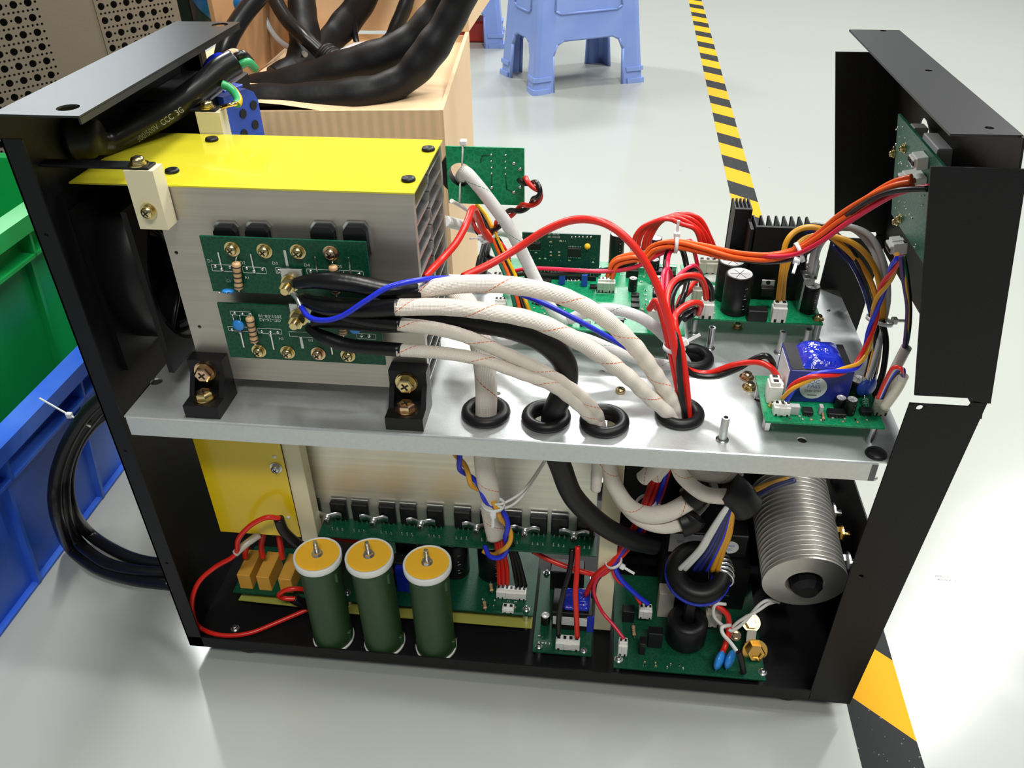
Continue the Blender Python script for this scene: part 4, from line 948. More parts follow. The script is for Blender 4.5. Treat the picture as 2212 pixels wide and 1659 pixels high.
b = MB(); c = TM @ V((-.0035, -d_/2-.0001, .0118)); b.lathe([(0, 0), (.0085, 0), (.0085, .0002), (0, .0002)], c, (0, -1, 0), 36, sm=False)
TT = MT(c+V((0, -.0003, 0)), FRONT)
b.text('QC', .0042, TT @ MT((0, .0048, 0)), 1); b.text('PASS', .0040, TT @ MT((0, .0012, 0)), 1); b.text('Date: 2024', .0023, TT @ MT((0, -.0022, 0)), 2); b.box(c+V((0, -.0004, -.0055)), (.006, .0002, .0003), None, 0, 2)
b.build('round_sticker', ['label', 'inkblue', 'ink'], tr, fix=False)
sock(t, MT(U(1668, 862, z=ZS), RZ(90)), .0105, .0090, .0165, 2, label='tall white two-way connector'); sock(t, HB(1686, 893, ZS), .0105, .0065, .0085, 3)
sock(t, HB(1899, 892, ZS), .0080, .0070, .0140, 3, 'cream'); screw(t, HB(1668, 878, ZS), 'gold', .0020)
ic(t, HB(1743, 893, ZS), .0065, .0060, .0030, 4); ic(t, HB(1805, 897, ZS), .0110, .0065, .0030, 5); ic(t, HB(1868, 893, ZS), .0070, .0060, .0030, 4)
ecap(t, HB(1833, 893, ZS), .0036, .0115); ecap(t, HB(1845, 850, ZS), .0058, .0120); ecap(t, HB(1812, 880, ZS), .0034, .0080)
b = MB(); b.T = HB(1713, 893, ZS); b.box((0, 0, .0035), (.0065, .0040, .0065), None, .0003); b.build('film_capacitor', 'grey', t); b = MB(); b.T = HB(1771, 892, ZS); b.box((0, 0, .0030), (.0025, .0040, .006), None, .0003); b.build('film_capacitor', 'grey', t)
resistor(t, U(1868, 862, z=ZS+.004), U(1872, 886, z=ZS+.001), .0020, 'pcb_bright', ('silk', 'ink')); resistor(t, U(1779, 905, z=ZS+.0012), U(1777, 892, z=ZS+.0012), .0010)
for k, (px, py) in enumerate(((1868, 838), (1880, 836))): discap(t, U(px, py, z=ZS+.008), RZ(20+k*25), .0062, 'trim')
smdfield(t, (BX0+.012, BY0+.002, ZS), (.055, 0, 0), (0, .006, 0), 16, 12, rows=2)

# ================================================================== display board behind the console face
XD = .5020
t = thing('display_board', (.512, .08, .40), 'green board mounted inside the right console panel, soldered side facing left', 'circuit board')
# plane parallel to the sloping console face, 12 mm inside it
nrm = V((-.1683, 0, -.0305)).normalized(); pp = V((.5185, 0, .471))+nrm*.0155
def UD(px, py, off=0):
    d = FW+RT*((px-1106)/CF)-UP*((py-829.5)/CF); q = pp+nrm*off; return CC+d*((q-CC).dot(nrm)/d.dot(nrm))
DR = RF((0, -1, 0), V((-.0305, 0, .1683)).normalized(), V((0, -1, 0)).cross(V((-.0305, 0, .1683)).normalized()))
cs = [UD(1940, 246), UD(2052, 350), UD(1923, 462)]
ylo, yhi = cs[1].y-.012, cs[0].y; ztop = (cs[0].z+cs[1].z)/2; c3 = UD(1992, 566)
vtop = V((-.0305, 0, .1683)).normalized()
top = cs[0]; Lb = (cs[0].z-c3.z)/vtop.z
b = MB(); T = MT(V((cs[0].x, 0, cs[0].z)), DR)
b.prism([(-yhi, 0), (-ylo, 0), (-ylo, -Lb), (-yhi, -Lb)], -.0016, T); b.build('board', 'pcb_etched', t)
def FDs(px, py, off=0): return MT(UD(px, py, off), DR)
for px, py in ((1932, 331), (1955, 320), (1938, 478), (1946, 472)): screw(t, FDs(px, py), 'gold', .0022)
rr = random.Random(8)
for k in range(46):
    px = rr.uniform(1930, 2000); lo = 262+max(0, (px-1940))*.85; py = rr.uniform(lo, 540 if px > 1965 else 470)
    inst('solder_joint', 'sj4', lambda b: b.ball((0, 0, 0), (.0006, .0006, .0008)), 'solder', t, FDs(px, py))
SR = DR
sock(t, MT(UD(2000, 345), DR), .012, .0075, .0085, 5); sock(t, MT(UD(1994, 388), DR @ RZ(0)), .016, .009, .0130, 5); sock(t, MT(UD(1955, 528), DR @ RZ(180)), .0130, .0080, .0110, 6)
b = MB(); q = UD(2022, 335, -.0100); b.box(q, (.0110, .030, .018), None, .0006); b.build('display_module', 'label', t)
b = MB(); q = UD(1982, 288, -.0085); b.box(q, (.0090, .010, .010), None, .0006); b.build('relay', 'cream', t)

# ================================================================== fan, mains cable, gland, terminal on the rear panel
t = thing('cooling_fan', (.016, .09, .28), 'black square cooling fan between the rear panel and the heatsink', 'fan')
FX0, FX1, FY0, FZ0, S = -.0120, .0260, .0330, .2810, .1200
yc, zc = FY0+S/2, FZ0+S/2
b = MB()
for xx in (FX0, FX1-.004):
    b.prism([(FY0, FZ0), (FY0+S, FZ0), (FY0+S, FZ0+S), (FY0, FZ0+S)], .004, MT((xx, 0, 0), YZ), [circle(yc, zc, .056, 40)])
b.lathe([(.056, 0), (.0585, 0), (.0585, FX1-FX0), (.056, FX1-FX0), (.056, 0)], (FX0, yc, zc), (1, 0, 0), 48)
b.build('frame', 'plastic', t)
b = MB(); b.cyl((FX0+.006, yc, zc), (FX1-.002, yc, zc), .020, seg=32); b.build('hub', 'plastic', t)
b = MB(); b.cyl((FX1-.0019, yc, zc), (FX1-.0016, yc, zc), .0175, seg=32); b.text('CE', .007, MT((FX1-.0014, yc-.007, zc), LEFT), 1); b.build('round_label', ['grey', 'ink'], t, fix=False)
for k in range(7):
    b = MB(); a0 = k*2*PI/7; vs = []
    for i in range(6):
        r = .0195+i*.0068
        for j in range(5):
            a = a0+(j/4-.5)*.75+i*.05; vs.append(V((FX0+.008+j*.0052, yc+r*math.cos(a), zc+r*math.sin(a))))
    fs = [[i*5+j, i*5+j+1, (i+1)*5+j+1, (i+1)*5+j] for i in range(5) for j in range(4)]; b.add(vs, fs, 0, True); b.add([v+V((.0012, 0, 0)) for v in vs], fs, 0, True); b.build('blade', 'plastic', t, fix=False)
b = MB()
for a in (40, 130, 220, 310):
    ca, sa = math.cos(math.radians(a)), math.sin(math.radians(a)); b.tube([(FX1-.004, yc+ca*.019, zc+sa*.019), (FX1-.004, yc+ca*.057, zc+sa*.057)], .0018, 6)
b.build('strut', 'plastic', t)
wire([(300, 455, .075), (320, 440, .07), (345, 470, .08), (352, 495, .09)], .0012, 'blackwire', None, 'fan_wire', 8, 8, (1, 1), 'thin black fan wires beside the left ivory hanger block', 'wire')
b = MB(); q = U(318, 488, y=.150); b.lathe([(0, -.016), (.010, -.014), (.0125, -.005), (.0110, 0), (.0125, .005), (.010, .014), (0, .016)], q, (1, .1, .1), 20); tag(b.build('grey_sleeve_end', 'grey'), 'dark grey ribbed cable end seen past the left ivory block', 'cable end')
gl = U(160, 300, x=-.012)
t = thing('mains_cable', gl, 'thick black mains cable under the left top flange, coloured cores at its cut end', 'cable')
b = MB(); b.lathe([(0, 0), (.0145, 0), (.0145, .003), (.0125, .004), (.0125, .010), (.0108, .012), (.0105, .016), (0, .016)], gl, (1, .15, .05), 28); b.build('cable_gland', 'plastic', t)
MCp = [gl+V((.004, 0, 0))]+pts([(225, 308, .085), (290, 278, .105), (365, 238, .125), (430, 192, .145), (478, 152, .160), (508, 134, .168)])
b = MB(); b.tube(smooth(MCp, 12), .0088, 20); b.build('sheath', 'cableblack', t)
b = MB(); b.text('300/500V  CCC  3G', .0052, MT(U(345, 270, y=.098), FRONT @ RZ(30)), 0); b.build('printed_legend', 'grey', t, fix=False)
e = U(510, 132, y=.1685)
for (dx, dz), mt in (((-.0045, .004), 'tan'), ((.001, .003), 'blackwire'), ((.0035, -.002), 'earth')):
    b = MB(); s_ = e+V((dx, 0, dz)); b.tube(smooth([s_-V((.006, 0, .004)), s_, s_+V((.004, .003, .0005)), s_+V((.004, .012, -.006))], 6), .0032, 10); b.build('core', mt, t)
wire([(492, 128, .180), (478, 122, .180), (462, 126, .180), (450, 138, .178), (440, 160, .176), (436, 190, .175)], .0027, 'blue', t, 'core')
wire([(480, 182, .150), (494, 188, .150), (507, 200, .148), (515, 216, .142), (511, 226, .138)], .0030, 'earth', t, 'core')
b = MB(); p0 = U(513, 222, y=.136); p1 = U(478, 232, y=.1335); b.tube(smooth([p0, (p0+p1)/2+V((0, 0, -.0005)), p1], 6), [.0028, .0024, .0028, .002, .0018, .002, .0028, .0034, .0034, .0034, .003, .003, .002][:13], 10, flat=(.6, 1)) if False else b.tube([p0, (p0+p1)/2, p1], [.0028, .0022, .0030], 10, flat=(.6, 1)); b.build('crimp_lug', 'brass', t)
t = thing('terminal_connector', U(520, 290, y=.17), 'blue plastic connector block behind the yellow sheet, with round holes', 'connector')
q0 = U(548, 285, y=.175); q1 = U(462, 285, y=.175)
b = MB(); hx = []
for px, py in ((541, 226), (526, 240), (532, 258), (518, 268)):
    pass
prof = [(0, -.03), (.034, -.03), (.034, .022), (.031, .029), (.024, .033), (0, .033)]
tp = U(548, 200, y=.170); zt_ = tp.z
T = MT((tp.x-.0135, .168, zt_-.033), RF((.35, .937, 0), (0, 0, 1), V((.35, .937, 0)).cross(V((0, 0, 1)))))
b.prism([(a-.012, c) for a, c in prof], .0300, T @ MT((0, 0, -.0300)), m=0); b.build('housing', 'terminal', t)
for i, (a, c) in enumerate(((.016, .020), (.004, .017), (.014, .006), (.001, .003), (.012, -.008), (-.001, -.012))):
    b = MB(); b.T = T; b.cyl((a, c, -.0005), (a, c, .0006), .0034, seg=16); b.build('hole', 'dark', t)
b = MB(); b.T = T @ MT((0, 0, 0)); b.box((.008, .033, -.014), (.020, .002, .012), None, .0005, 0); b.box((-.006, .030, -.020), (.014, .004, .016), None, .0005); b.build('latch', 'terminal', t)
b = MB(); b.bx(-.0120, .040, .1420, .2200, .4000, .4370, .001); o = b.build('breaker_body', 'plastic'); tag(o, 'black plastic switch body mounted inside the rear panel top', 'switch')
b = MB(); gq = U(268, 205, x=-.0121); b.box(gq, (.0004, .010, .012), None); b.T = Matrix.Identity(4); b.text('T', .007, MT(gq+V((.0004, 0, 0)), RF((0, 1, 0), (0, 0, 1), (1, 0, 0))), 1); tag(b.build('warning_label', ['chip', 'grey'], fix=False), 'small dark warning label inside the rear panel under the top flange', 'label')

# ================================================================== lower compartment
YL = .066
t = thing('lower_heatsink', (.2, YL, .12), 'pale aluminium heatsink plate in the lower compartment, below the shelf', 'heatsink')
a = U(610, 985, y=YL).x
b = MB(); b.bx(.080, .3265, YL, YL+.006, .106, .2560); b.build('front_plate', 'brushed_light', t)
for i in range(12):
    b = MB(); b.bx(.080, .3265, YL+.006, YL+.075, .112+i*.012, .1136+i*.012); b.build('fin', 'alu', t)
t = thing('yellow_guard_sheet', (.05, .045, .11), 'deep yellow insulating sheet hanging in the lower left compartment', 'insulating sheet')
c = [U(415, 945, y=.045), U(605, 955, y=.045), U(648, 1160, y=.045), U(477, 1148, y=.045)]
b = MB(); b.prism([((c[0].x+c[3].x)/2, c[3].z), ((c[1].x+c[2].x)/2, c[2].z), ((c[1].x+c[2].x)/2, .2420), ((c[0].x+c[3].x)/2, .2420)], .0008, MT((0, .0458, 0), XZf)); b.build('sheet', 'yellowdeep', t)
screw(t, MT(U(597, 1010, y=.045), FRONT), 'steel', .0034)
for px, py in ((593, 987), (623, 1118)):
    b = MB(); b.T = MT(U(px, py, y=.045), FRONT); b.lathe([(0, 0), (.0018, 0), (.0014, .0004), (0, .0004)], seg=14); b.build('hole_rim', 'label', t)
for x0, x1, lb in ((.0850, .0990, 'ivory insulating bar at the left end of the lower heatsink'), (.3300, .3445, 'ivory insulating bar at the right end of the lower heatsink')):
    b = MB(); b.bx(x0, x1, .0475, .0600, .022, .2490, .0005); tag(b.build('ivory_bar', 'ivory'), lb, 'insulating bar', 'ivory bars in the lower compartment')
# transistor strip board
ZT = .1165
t = thing('transistor_board', (.21, .055, ZT), 'long narrow green board under the lower heatsink plate with a row of black transistors', 'circuit board')
b = MB(); b.bx(.1010, .3285, .0440, .0655, ZT-.0016, ZT, .0001); b.build('board', 'pcb', t)
def mosfet(b):
    b.box((0, 0, .0110), (.0136, .0042, .0180), None, .0007); b.box((0, .0018, .0125), (.0138, .0012, .0205), None, .0002, 1); b.cyl((0, -.0021, .0165), (0, -.0023, .0165), .0016, m=2, seg=14)
    for i in (-1, 0, 1): b.box((i*.0042, -.0005, .0008), (.0012, .0006, .0060), None, 0, 1)
for px in (676, 732, 778, 836, 881, 939, 998, 1054, 1108, 1164, 1210, 1266):
    x = U(px, 1105, y=.0615).x; inst('transistor', 'mosfet', mosfet, ['chip', 'steel', 'dark'], t, MT((x, .0625, ZT+.001)))
    for i in (-1, 0, 1): inst('solder_joint', 'sj5', lambda b: b.lathe([(.0011, 0), (.0007, .0008), (.0003, .0022), (0, .0024)], seg=10), 'solder', t, MT((x+i*.0042, .0520, ZT)))
def clip(b):
    n = 12; vs = []
    for i in range(n+1):
        u = i/n*2-1; yy = -.0016*math.cos(u*PI*1.5)-.0006
        for z in (.0032, -.0032): vs.append(V((u*.0120, yy, z)))
    fs = [[2*i, 2*i+1, 2*i+3, 2*i+2] for i in range(n)]; k = len(vs)
    b.add(vs+[v+V((0, -.0008, 0)) for v in vs], fs+[[a+k for a in f] for f in fs]+[[2*i, 2*i+2, 2*i+2+k, 2*i+k] for i in range(n)]+[[2*i+1, 2*i+3, 2*i+3+k, 2*i+1+k] for i in range(n)], 0, True)
    b.T = MT((0, -.0018, 0), FRONT); b.lathe([(0, 0), (.0034, 0), (.0034, .0012), (.0028, .0012), (.0028, .0048), (.0022, .0056), (0, .0056)], seg=18, m=1); b.box((0, 0, .0057), (.0036, .0008, .0004), RZ(35), 0, 2); b.box((0, 0, .0057), (.0036, .0008, .0004), RZ(125), 0, 2)
for px, py in ((706, 1106), (806, 1111), (908, 1117), (1030, 1135), (1134, 1143), (1240, 1153)):
    q = U(px, py, y=.0575); inst('spring_clip', 'clip', clip, ['steel', 'steel', 'dark'], t, MT((q.x, .0590, ZT+.0095)), 'steel spring clip with a screw')
# green wire-wound resistors
for i, (px, py) in enumerate(((722, 1378), (832, 1388), (943, 1397))):
    g0 = U(px, py, z=.0185); z1 = U((686, 797, 921)[i], (1197, 1199, 1215)[i], y=g0.y).z
    xt = U((686, 797, 921)[i], 1200, y=g0.y).x; bx_ = g0.x
    t = thing('power_resistor', (bx_, g0.y, .0185), ['left', 'middle', 'right'][i]+' green tube resistor with an amber end disc, standing on the tray', 'resistor', 'green tube resistors')
    top_ = V((xt, g0.y, z1)); bot = V((bx_, g0.y, .0185)); L = (top_-bot).length; ax = (top_-bot)/L
    b = MB(); b.lathe([(.0165, .0035), (.0170, .010), (.0162, .014), (.0162, L-.016), (.0170, L-.012), (.0170, L-.0045), (.0160, L-.004)], bot, ax, 36); b.box(bot+ax*(L-.018)+V((.015, -.006, 0)), (.0025, .0035, .010), None, .0005); b.box(bot+ax*.012+V((.016, -.004, 0)), (.004, .004, .009), None, .0008); b.build('tube', 'greentube', t)
    b = MB(); b.lathe([(.0140, L-.0060), (.0188, L-.0060), (.0190, L-.0054), (.0190, L-.0006), (.0185, L), (.0172, L), (.0172, L-.0012), (.0140, L-.0012)], bot, ax, 40); b.build('top_ring', 'white', t)
    b = MB(); b.lathe([(.0120, 0), (.0172, 0), (.0176, .0035), (.0120, .0035)], bot, ax, 40); b.build('bottom_ring', 'white', t)
    b = MB(); b.lathe([(0, L-.0012), (.0171, L-.0012), (.0171, L-.0004), (.0160, L-.0002), (0, L-.0002)], bot, ax, 40, sm=False); b.build('end_disc', 'amber', t)
    b = MB(); b.lathe([(0, L-.0002), (.0045, L-.0002), (.0045, L+.0006), (0, L+.0006)], bot, ax, 22, sm=False); b.lathe([(0, L+.0006), (.0036, L+.0006), (.0036, L+.0034), (0, L+.0034)], bot, ax, 6, sm=False); b.cyl(bot+ax*(L+.003), bot+ax*(L+.0140), .0016, seg=12)
    for k in range(7): b.torus(bot+ax*(L+.0045+k*.0013), ax, .0016, .0003, 14, 6)
    b.build('stud_and_nut', 'steel', t)
# film capacitor board
ZC = .0430
t = thing('capacitor_board', (.05, .07, ZC), 'small green board with three mustard block capacitors in the lower left corner', 'circuit board')
a = U(503, 1278, z=ZC); c = U(645, 1292, z=ZC)
b = MB(); b.bx(a.x, .0980, a.y, a.y+.055, ZC-.0016, ZC, .0001); b.build('board', 'pcb', t)
for px, py in ((533, 1272), (574, 1276), (621, 1281)):
    q = U(px, py, z=ZC); b = MB(); b.bx(q.x-.0058, q.x+.0058, q.y, q.y+.0300, ZC, ZC+.0175, .0005); b.build('film_capacitor', 'ochrecap', t)
b = MB(); a = U(515, 1297, z=.030); b.prism([(a.x, a.y), (.0800, a.y-.002), (.0700, a.y+.030), (a.x+.004, a.y+.030)], .0008, MT((0, 0, .030))); b.build('insulating_sheet', 'yellowolive', t)
for x, y in ((.030, .060), (.090, .085)):
    b = MB(); b.cyl((x, y, .0182), (x, y, ZC-.0016), .003, seg=12); b.build('standoff', 'steel', t)
# lower main board
ZB = .0420
t = thing('lower_main_board', (.2, .08, ZB), 'large dark green board on the tray behind the green tube resistors', 'circuit board')
yb0 = U(1150, 1330, z=ZB).y
b = MB(); b.bx(.1050, .2785, yb0, yb0+.10, ZB-.0016, ZB, .0001); b.build('board', 'pcb', t)
b = MB(); b.bx(.1150, .2775, yb0-.003, yb0+.09, .0285, .0292); b.build('insulating_sheet', 'yellowolive', t)
for x, y in ((.272, yb0+.006), (.115, yb0+.008), (.272, yb0+.09), (.115, yb0+.09)):
    b = MB(); b.cyl((x, y, .0182), (x, y, ZB-.0016), .003, seg=12); b.build('standoff', 'steel', t)
    screw(t, MT((x, y, ZB)), 'steel', .0022)
sock(t, HB(1105, 1288, ZB), .0260, .0075, .0105, 7); sock(t, HB(1098, 1318, ZB), .0100, .0070, .0055, 2)
for x, y, r, h in ((.238, .085, .0125, .040), (.205, .085, .0125, .040), (.165, .092, .015, .040), (.128, .09, .0125, .040)): ecap(t, MT((x, y, ZB)), r, h)
b = MB(); q = U(875, 1290, z=ZB); b.box(q+V((0, .012, .015)), (.016, .014, .030), None, .001); b.build('blue_transformer', 'tapeblue', t)
b = MB(); b.box(V((.165, .065, ZB+.016)), (.020, .012, .032), None, .001); b.build('relay', 'chip', t)
for px, py in ((1060, 1262), (1046, 1300)): resistor(t, U(px, py, z=ZB+.012), U(px+2, py+14, z=ZB+.012), .0016)
smdfield(t, (.225, yb0+.004, ZB), (.04, 0, 0), (0, .012, 0), 14, 21, rows=2)
# small switching board
ZQ = .0290
t = thing('driver_board', (.305, .05, ZQ), 'small green board with a blue transformer and white four-way socket on the tray', 'circuit board')
f0 = U(1150, 1404, z=ZQ); f1 = U(1277, 1420, z=ZQ)
b = MB(); b.bx(f0.x, f1.x, (f0.y+f1.y)/2, .104, ZQ-.0016, ZQ, .0001); b.build('board', 'pcb', t)
for px, py in ((1164, 1397), (1261, 1406), (1181, 1238), (1281, 1250)):
    q = U(px, py, z=ZQ); screw(t, MT(q), 'steel', .0020, True); b = MB(); b.cyl((q.x, q.y, .0182), (q.x, q.y, ZQ-.0016), .0026, seg=12); b.build('standoff', 'steel', t)
sock(t, HB(1226, 1396, ZQ), .0200, .0085, .0105, 4)
tr = thing('transformer', U(1230, 1360, z=ZQ), None, None); TM = MT(U(1234, 1368, z=ZQ)+V((0, .016, 0))); setw(tr, TM, t)
b = MB(); b.T = TM; b.box((0, 0, .011), (.034, .026, .022), None, .0006); b.build('core', 'chip', tr)
b = MB(); b.T = TM; b.box((.003, 0, .0245), (.022, .022, .006), None, .002); b.box((.0155, -.0125, .010), (.006, .002, .020), None, .0003); b.build('winding_tape', 'tapeblue', tr)
b = MB(); b.T = TM; b.box((-.001, -.0132, .012), (.030, .0003, .0100), None, 0, 0); b.text('DDR2024-0201-001', .0026, TM @ MT((-.001, -.0135, .0145), FRONT), 1); b.text('A2134-A22Y', .0030, TM @ MT((-.001, -.0135, .0105), FRONT), 1); b.build('white_label', ['label', 'ink'], tr, fix=False)
b = MB(); q = U(1225, 1262, z=ZQ); b.box(q+V((0, 0, .012)), (.030, .016, .024), None, .0008); b.build('heatsink_block', 'chip', t)
sock(t, HB(1262, 1292, ZQ), .010, .007, .0100, 3); ecap(t, HB(1178, 1345, ZQ), .0040, .010); smdfield(t, (f0.x+.003, f0.y+.004, ZQ), (.012, 0, 0), (0, .014, 0), 8, 33, rows=2)
wire([(1247, 1376, .018), (1245, 1330, .020), (1243, 1280, .026), (1246, 1235, .034), (1248, 1180, .045)], .0022, 'red', None, 'red_wire', 8, 8, (1, 1), 'single red wire dropping straight into the white four-way socket', 'wire')
wire([(1206, 1372, .018), (1208, 1330, .020), (1217, 1280, .026), (1232, 1225, .036), (1236, 1185, .045)], .0022, 'blackwire', None, 'black_wire', 8, 8, (1, 1), 'single black wire dropping into the left of the white four-way socket', 'wire')
# arc board (right) with coupling coil, relays and blue discs
ZA = .0300
t = thing('output_board', (.41, .05, ZA), 'dark green board at the lower right with black coils, a white socket and blue discs', 'circuit board')
g0 = U(1325, 1441, z=ZA); g1 = U(1655, 1470, z=ZA); ya = (g0.y+g1.y)/2
b = MB(); b.bx(g0.x, g1.x, ya, .105, ZA-.0016, ZA, .0001); b.build('board', 'pcb', t)
for px, py in ((1336, 1425), (1647, 1453)):
    q = U(px, py, z=ZA); screw(t, MT(q), 'steel', .0024, True); b = MB(); b.cyl((q.x, q.y, .0182), (q.x, q.y, ZA-.0016), .0026, seg=12); b.build('standoff', 'steel', t)
sock(t, HB(1344, 1410, ZA), .0075, .0075, .0160, 2); sock(t, HB(1393, 1330, ZA+.008), .0110, .0075, .0120, 3); sock(t, HB(1537, 1345, ZA+.012), .0130, .010, .020, 3, 'cream')
b = MB(); q = U(1435, 1330, z=ZA); b.box(q+V((0, .004, .015)), (.013, .012, .030), None, .0006); b.build('relay', 'cream', t)
b = MB(); b.T = HB(1482, 1415, ZA) @ MT((0, .016, 0)); b.lathe([(.006, .0005), (.0150, .0005), (.0165, .003), (.0165, .024), (.0150, .027), (.0070, .028), (.006, .024)], seg=36); b.build('coupling_coil', 'rubber', t)
b = MB(); b.T = HB(1482, 1415, ZA) @ MT((0, .016, 0)); b.box((0, 0, .030), (.0085, .0060, .044), None, .0010); b.build('bent_copper_bar', 'cableblack', t)
for px, py, w_, h in ((1356, 1345, .010, .014), (1413, 1400, .012, .018), (1386, 1415, .005, .014), (1552, 1330, .012, .026)):
    b = MB(); q = U(px, py, z=ZA); b.box(q+V((0, .004, h/2)), (w_, .008, h), None, .0005); b.build('black_component', 'chip', t)
resistor(t, U(1368, 1352, z=ZA+.004), U(1370, 1372, z=ZA+.003), .0016)
for k, (px, py) in enumerate(((1554, 1426), (1577, 1424))):
    q = U(px, py, z=ZA+.0085); discap(t, q, RZ(62) @ RY(180), .0085, legs=.002)
wire([(1596, 1408, .012), (1602, 1428, .010), (1606, 1452, .009)], .0026, 'cableblack', t, 'thermal_fuse', 10)
smdfield(t, (g0.x+.02, ya+.003, ZA), (.05, 0, 0), (0, .006, 0), 10, 44, rows=2)
# brass output bolts
def bigbolt(p, axis, lb, r=.0075, mt='brass', stud=.012, grp='bolts in the lower right compartment'):
    t = thing('brass_bolt', p, lb, 'bolt', grp); a = V(axis).normalized()
    b = MB(); b.lathe([(0, 0), (r*1.35, 0), (r*1.35, .0015), (0, .0015)], p, a, 24, sm=False); b.build('washer', mt, t)
    b = MB(); b.lathe([(r*.55, .0015), (r, .0015), (r, .0060), (r*.9, .0066), (r*.55, .0066), (r*.5, .004), (0, .004)], p, a, 6, sm=False); b.build('nut', mt, t)
    b = MB(); b.cyl(V(p)-a*stud, V(p)+a*.005, r*.5, seg=16); b.build('stud', mt, t); return t
bigbolt(U(1630, 1404, y=.030), (0.05, -1, .45), 'large polished brass nut beside the blue discs, facing the viewer')
b = MB(); q = U(1622, 1380, y=.034); b.box(q, (.0075, .0012, .016), RX(-20), .0003); b.build; tag(b.build('solder_tag', 'cream'), 'pale metal solder tag standing above the large brass nut', 'terminal tag')
bigbolt(U(1622, 1345, y=.045), (0, -.6, .8), 'smaller brass bolt above the pale solder tag', .0055)
bigbolt(U(1588, 1372, y=.04), (0, -.7, .6), 'small copper coloured screw between the white wires and brass nut', .0034, 'copper', .006)
# edge-wound coil
t = thing('edge_wound_coil', (.4900, .05, .07), 'big silvery edge-wound coil with fine rings at the lower right', 'coil')
c0 = U(1738, 1256, y=.040); c1 = U(1703, 1062, y=.128); ax = (c1-c0).normalized(); Lc = (c1-c0).length; RC = .0318
nr = 20; prof = []
for k in range(nr):
    z = k*Lc/nr; d = Lc/nr
    prof += [(RC-.0050, z), (RC-.0042, z+d*.30), (RC-.0004, z+d*.55), (RC, z+d*.60), (RC, z+d*.85), (RC-.0050, z+d*.93)]
b = MB(); b.lathe(prof, c0, ax, 72); b.build('winding', 'coil', t)
b = MB(); b.lathe([(RC-.0030, .0012), (RC+.0002, .0006), (RC+.0002, -.0008), (.0148, -.0016), (.0136, -.0008), (.0136, Lc), (RC-.003, Lc)], c0, ax, 64, sm=False); b.build('end_turn', 'coil', t)
b = MB(); cc = c0+V((.0025, 0, -.0045)); b.lathe([(0, -.006), (.0075, -.0065), (.0118, -.002), (.0125, .010), (.0125, Lc)], cc, ax, 11, sm=False); b.build('wrapped_core', 'tape_black', t)
b = MB(); b.lathe([(.0080, Lc+.001), (.0125, Lc+.001), (.0125, Lc+.012), (0, Lc+.012)], c0, ax, 24); b.build('rear_lug', 'steel', t)
# studs on the inside of the lower right face
for i, (px, py, mt, lb) in enumerate(((1800, 1108, 'steel', 'upper silver stud on the lower right panel behind the coil'), (1818, 1154, 'brass', 'brass hex bolt on the lower right panel beside the coil'), (1832, 1216, 'steel', 'lower silver stud on the lower right panel behind the coil'), (1768, 1038, 'steel', 'silver stud near the top of the lower right panel just under the shelf'))):
    q = U(px, py, x=.527)
    o = bigbolt(q, (-1, 0, .0), lb, .0060 if mt == 'brass' else .0068, mt, -.0 if False else .006)
# bridge module and hall sensor
t = thing('rectifier_module', (.385, .08, .1), 'grey and black rectangular power module with a round white sticker', 'power module')
q0 = U(1440, 1195, y=.085); q1 = U(1612, 1195, y=.085); q2 = U(1600, 1120, y=.085)
b = MB(); b.bx(q0.x, q1.x, .085, .125, q0.z, q0.z+.026, .0008); b.build('case', 'chip', t)
b = MB(); b.bx(q0.x+.001, q1.x-.030, .0845, .0852, q0.z+.003, q0.z+.024); b.text('QC', .004, MT((q0.x+.01, .0842, q0.z+.016), FRONT), 1); b.build('grey_label', ['grey', 'ink'], t, fix=False)
b = MB(); b.lathe([(0, 0), (.0070, 0), (.0070, .0003), (0, .0003)], (q1.x-.014, .0849, q0.z+.0125), (0, -1, 0), 28, sm=False); TT = MT((q1.x-.014, .0844, q0.z+.0125), FRONT); b.text('PASS', .0032, TT @ MT((0, .002, 0)), 1); b.text('QC', .0030, TT @ MT((0, -.002, 0)), 1); b.build('round_sticker', ['label', 'inkblue'], t, fix=False)
b = MB(); b.bx(q0.x-.002, q1.x+.004, .075, .130, q0.z-.075, q0.z-.001); b.build('support_plate', 'black', t)
t = thing('gap_filler_box', (.425, .17, .12), 'added black filler box with silver terminals at the rear of the lower right compartment', 'filler box')
b = MB(); b.bx(.350, .500, .140, .200, .0182, .2450, .001); b.build('case', 'plastic', t)  # added to close a bright see-through gap, standing in for dark boards
for i in range(4):
    b = MB(); b.T = MT((.362+i*.014, .1395, .215), FRONT); b.lathe([(0, 0), (.0042, 0), (.0042, .0015), (.0028, .0015), (.0028, .005), (0, .005)], seg=16); b.build('terminal', 'solder', t)
t = thing('current_transformer', (.39, .06, .08), 'black ring wound with blue tape into which the coloured wires dive', 'coil')
q = U(1508, 1238, y=.052)
b = MB(); b.lathe([(.0120, -.008), (.0225, -.008), (.0255, -.004), (.0255, .006), (.0225, .010), (.0120, .010), (.0120, -.008)], q, (0, -.35, .94), 40); b.build('ring_core', 'plastic', t)
b = MB(); b.lathe([(.0105, -.0085), (.0230, -.0088), (.0262, -.004), (.0262, .0045), (.0232, .0106), (.0105, .0106)], q, (0, -.35, .94), 40); b.T = Matrix.Identity(4)
b = MB()
b.lathe([(.0108, -.0090), (.0232, -.0092), (.0264, -.0045), (.0264, -.0005), (.0108, -.0005)], q, (0, -.35, .94), 40)
b.build('blue_winding', 'tapeblue', t)
b = MB()
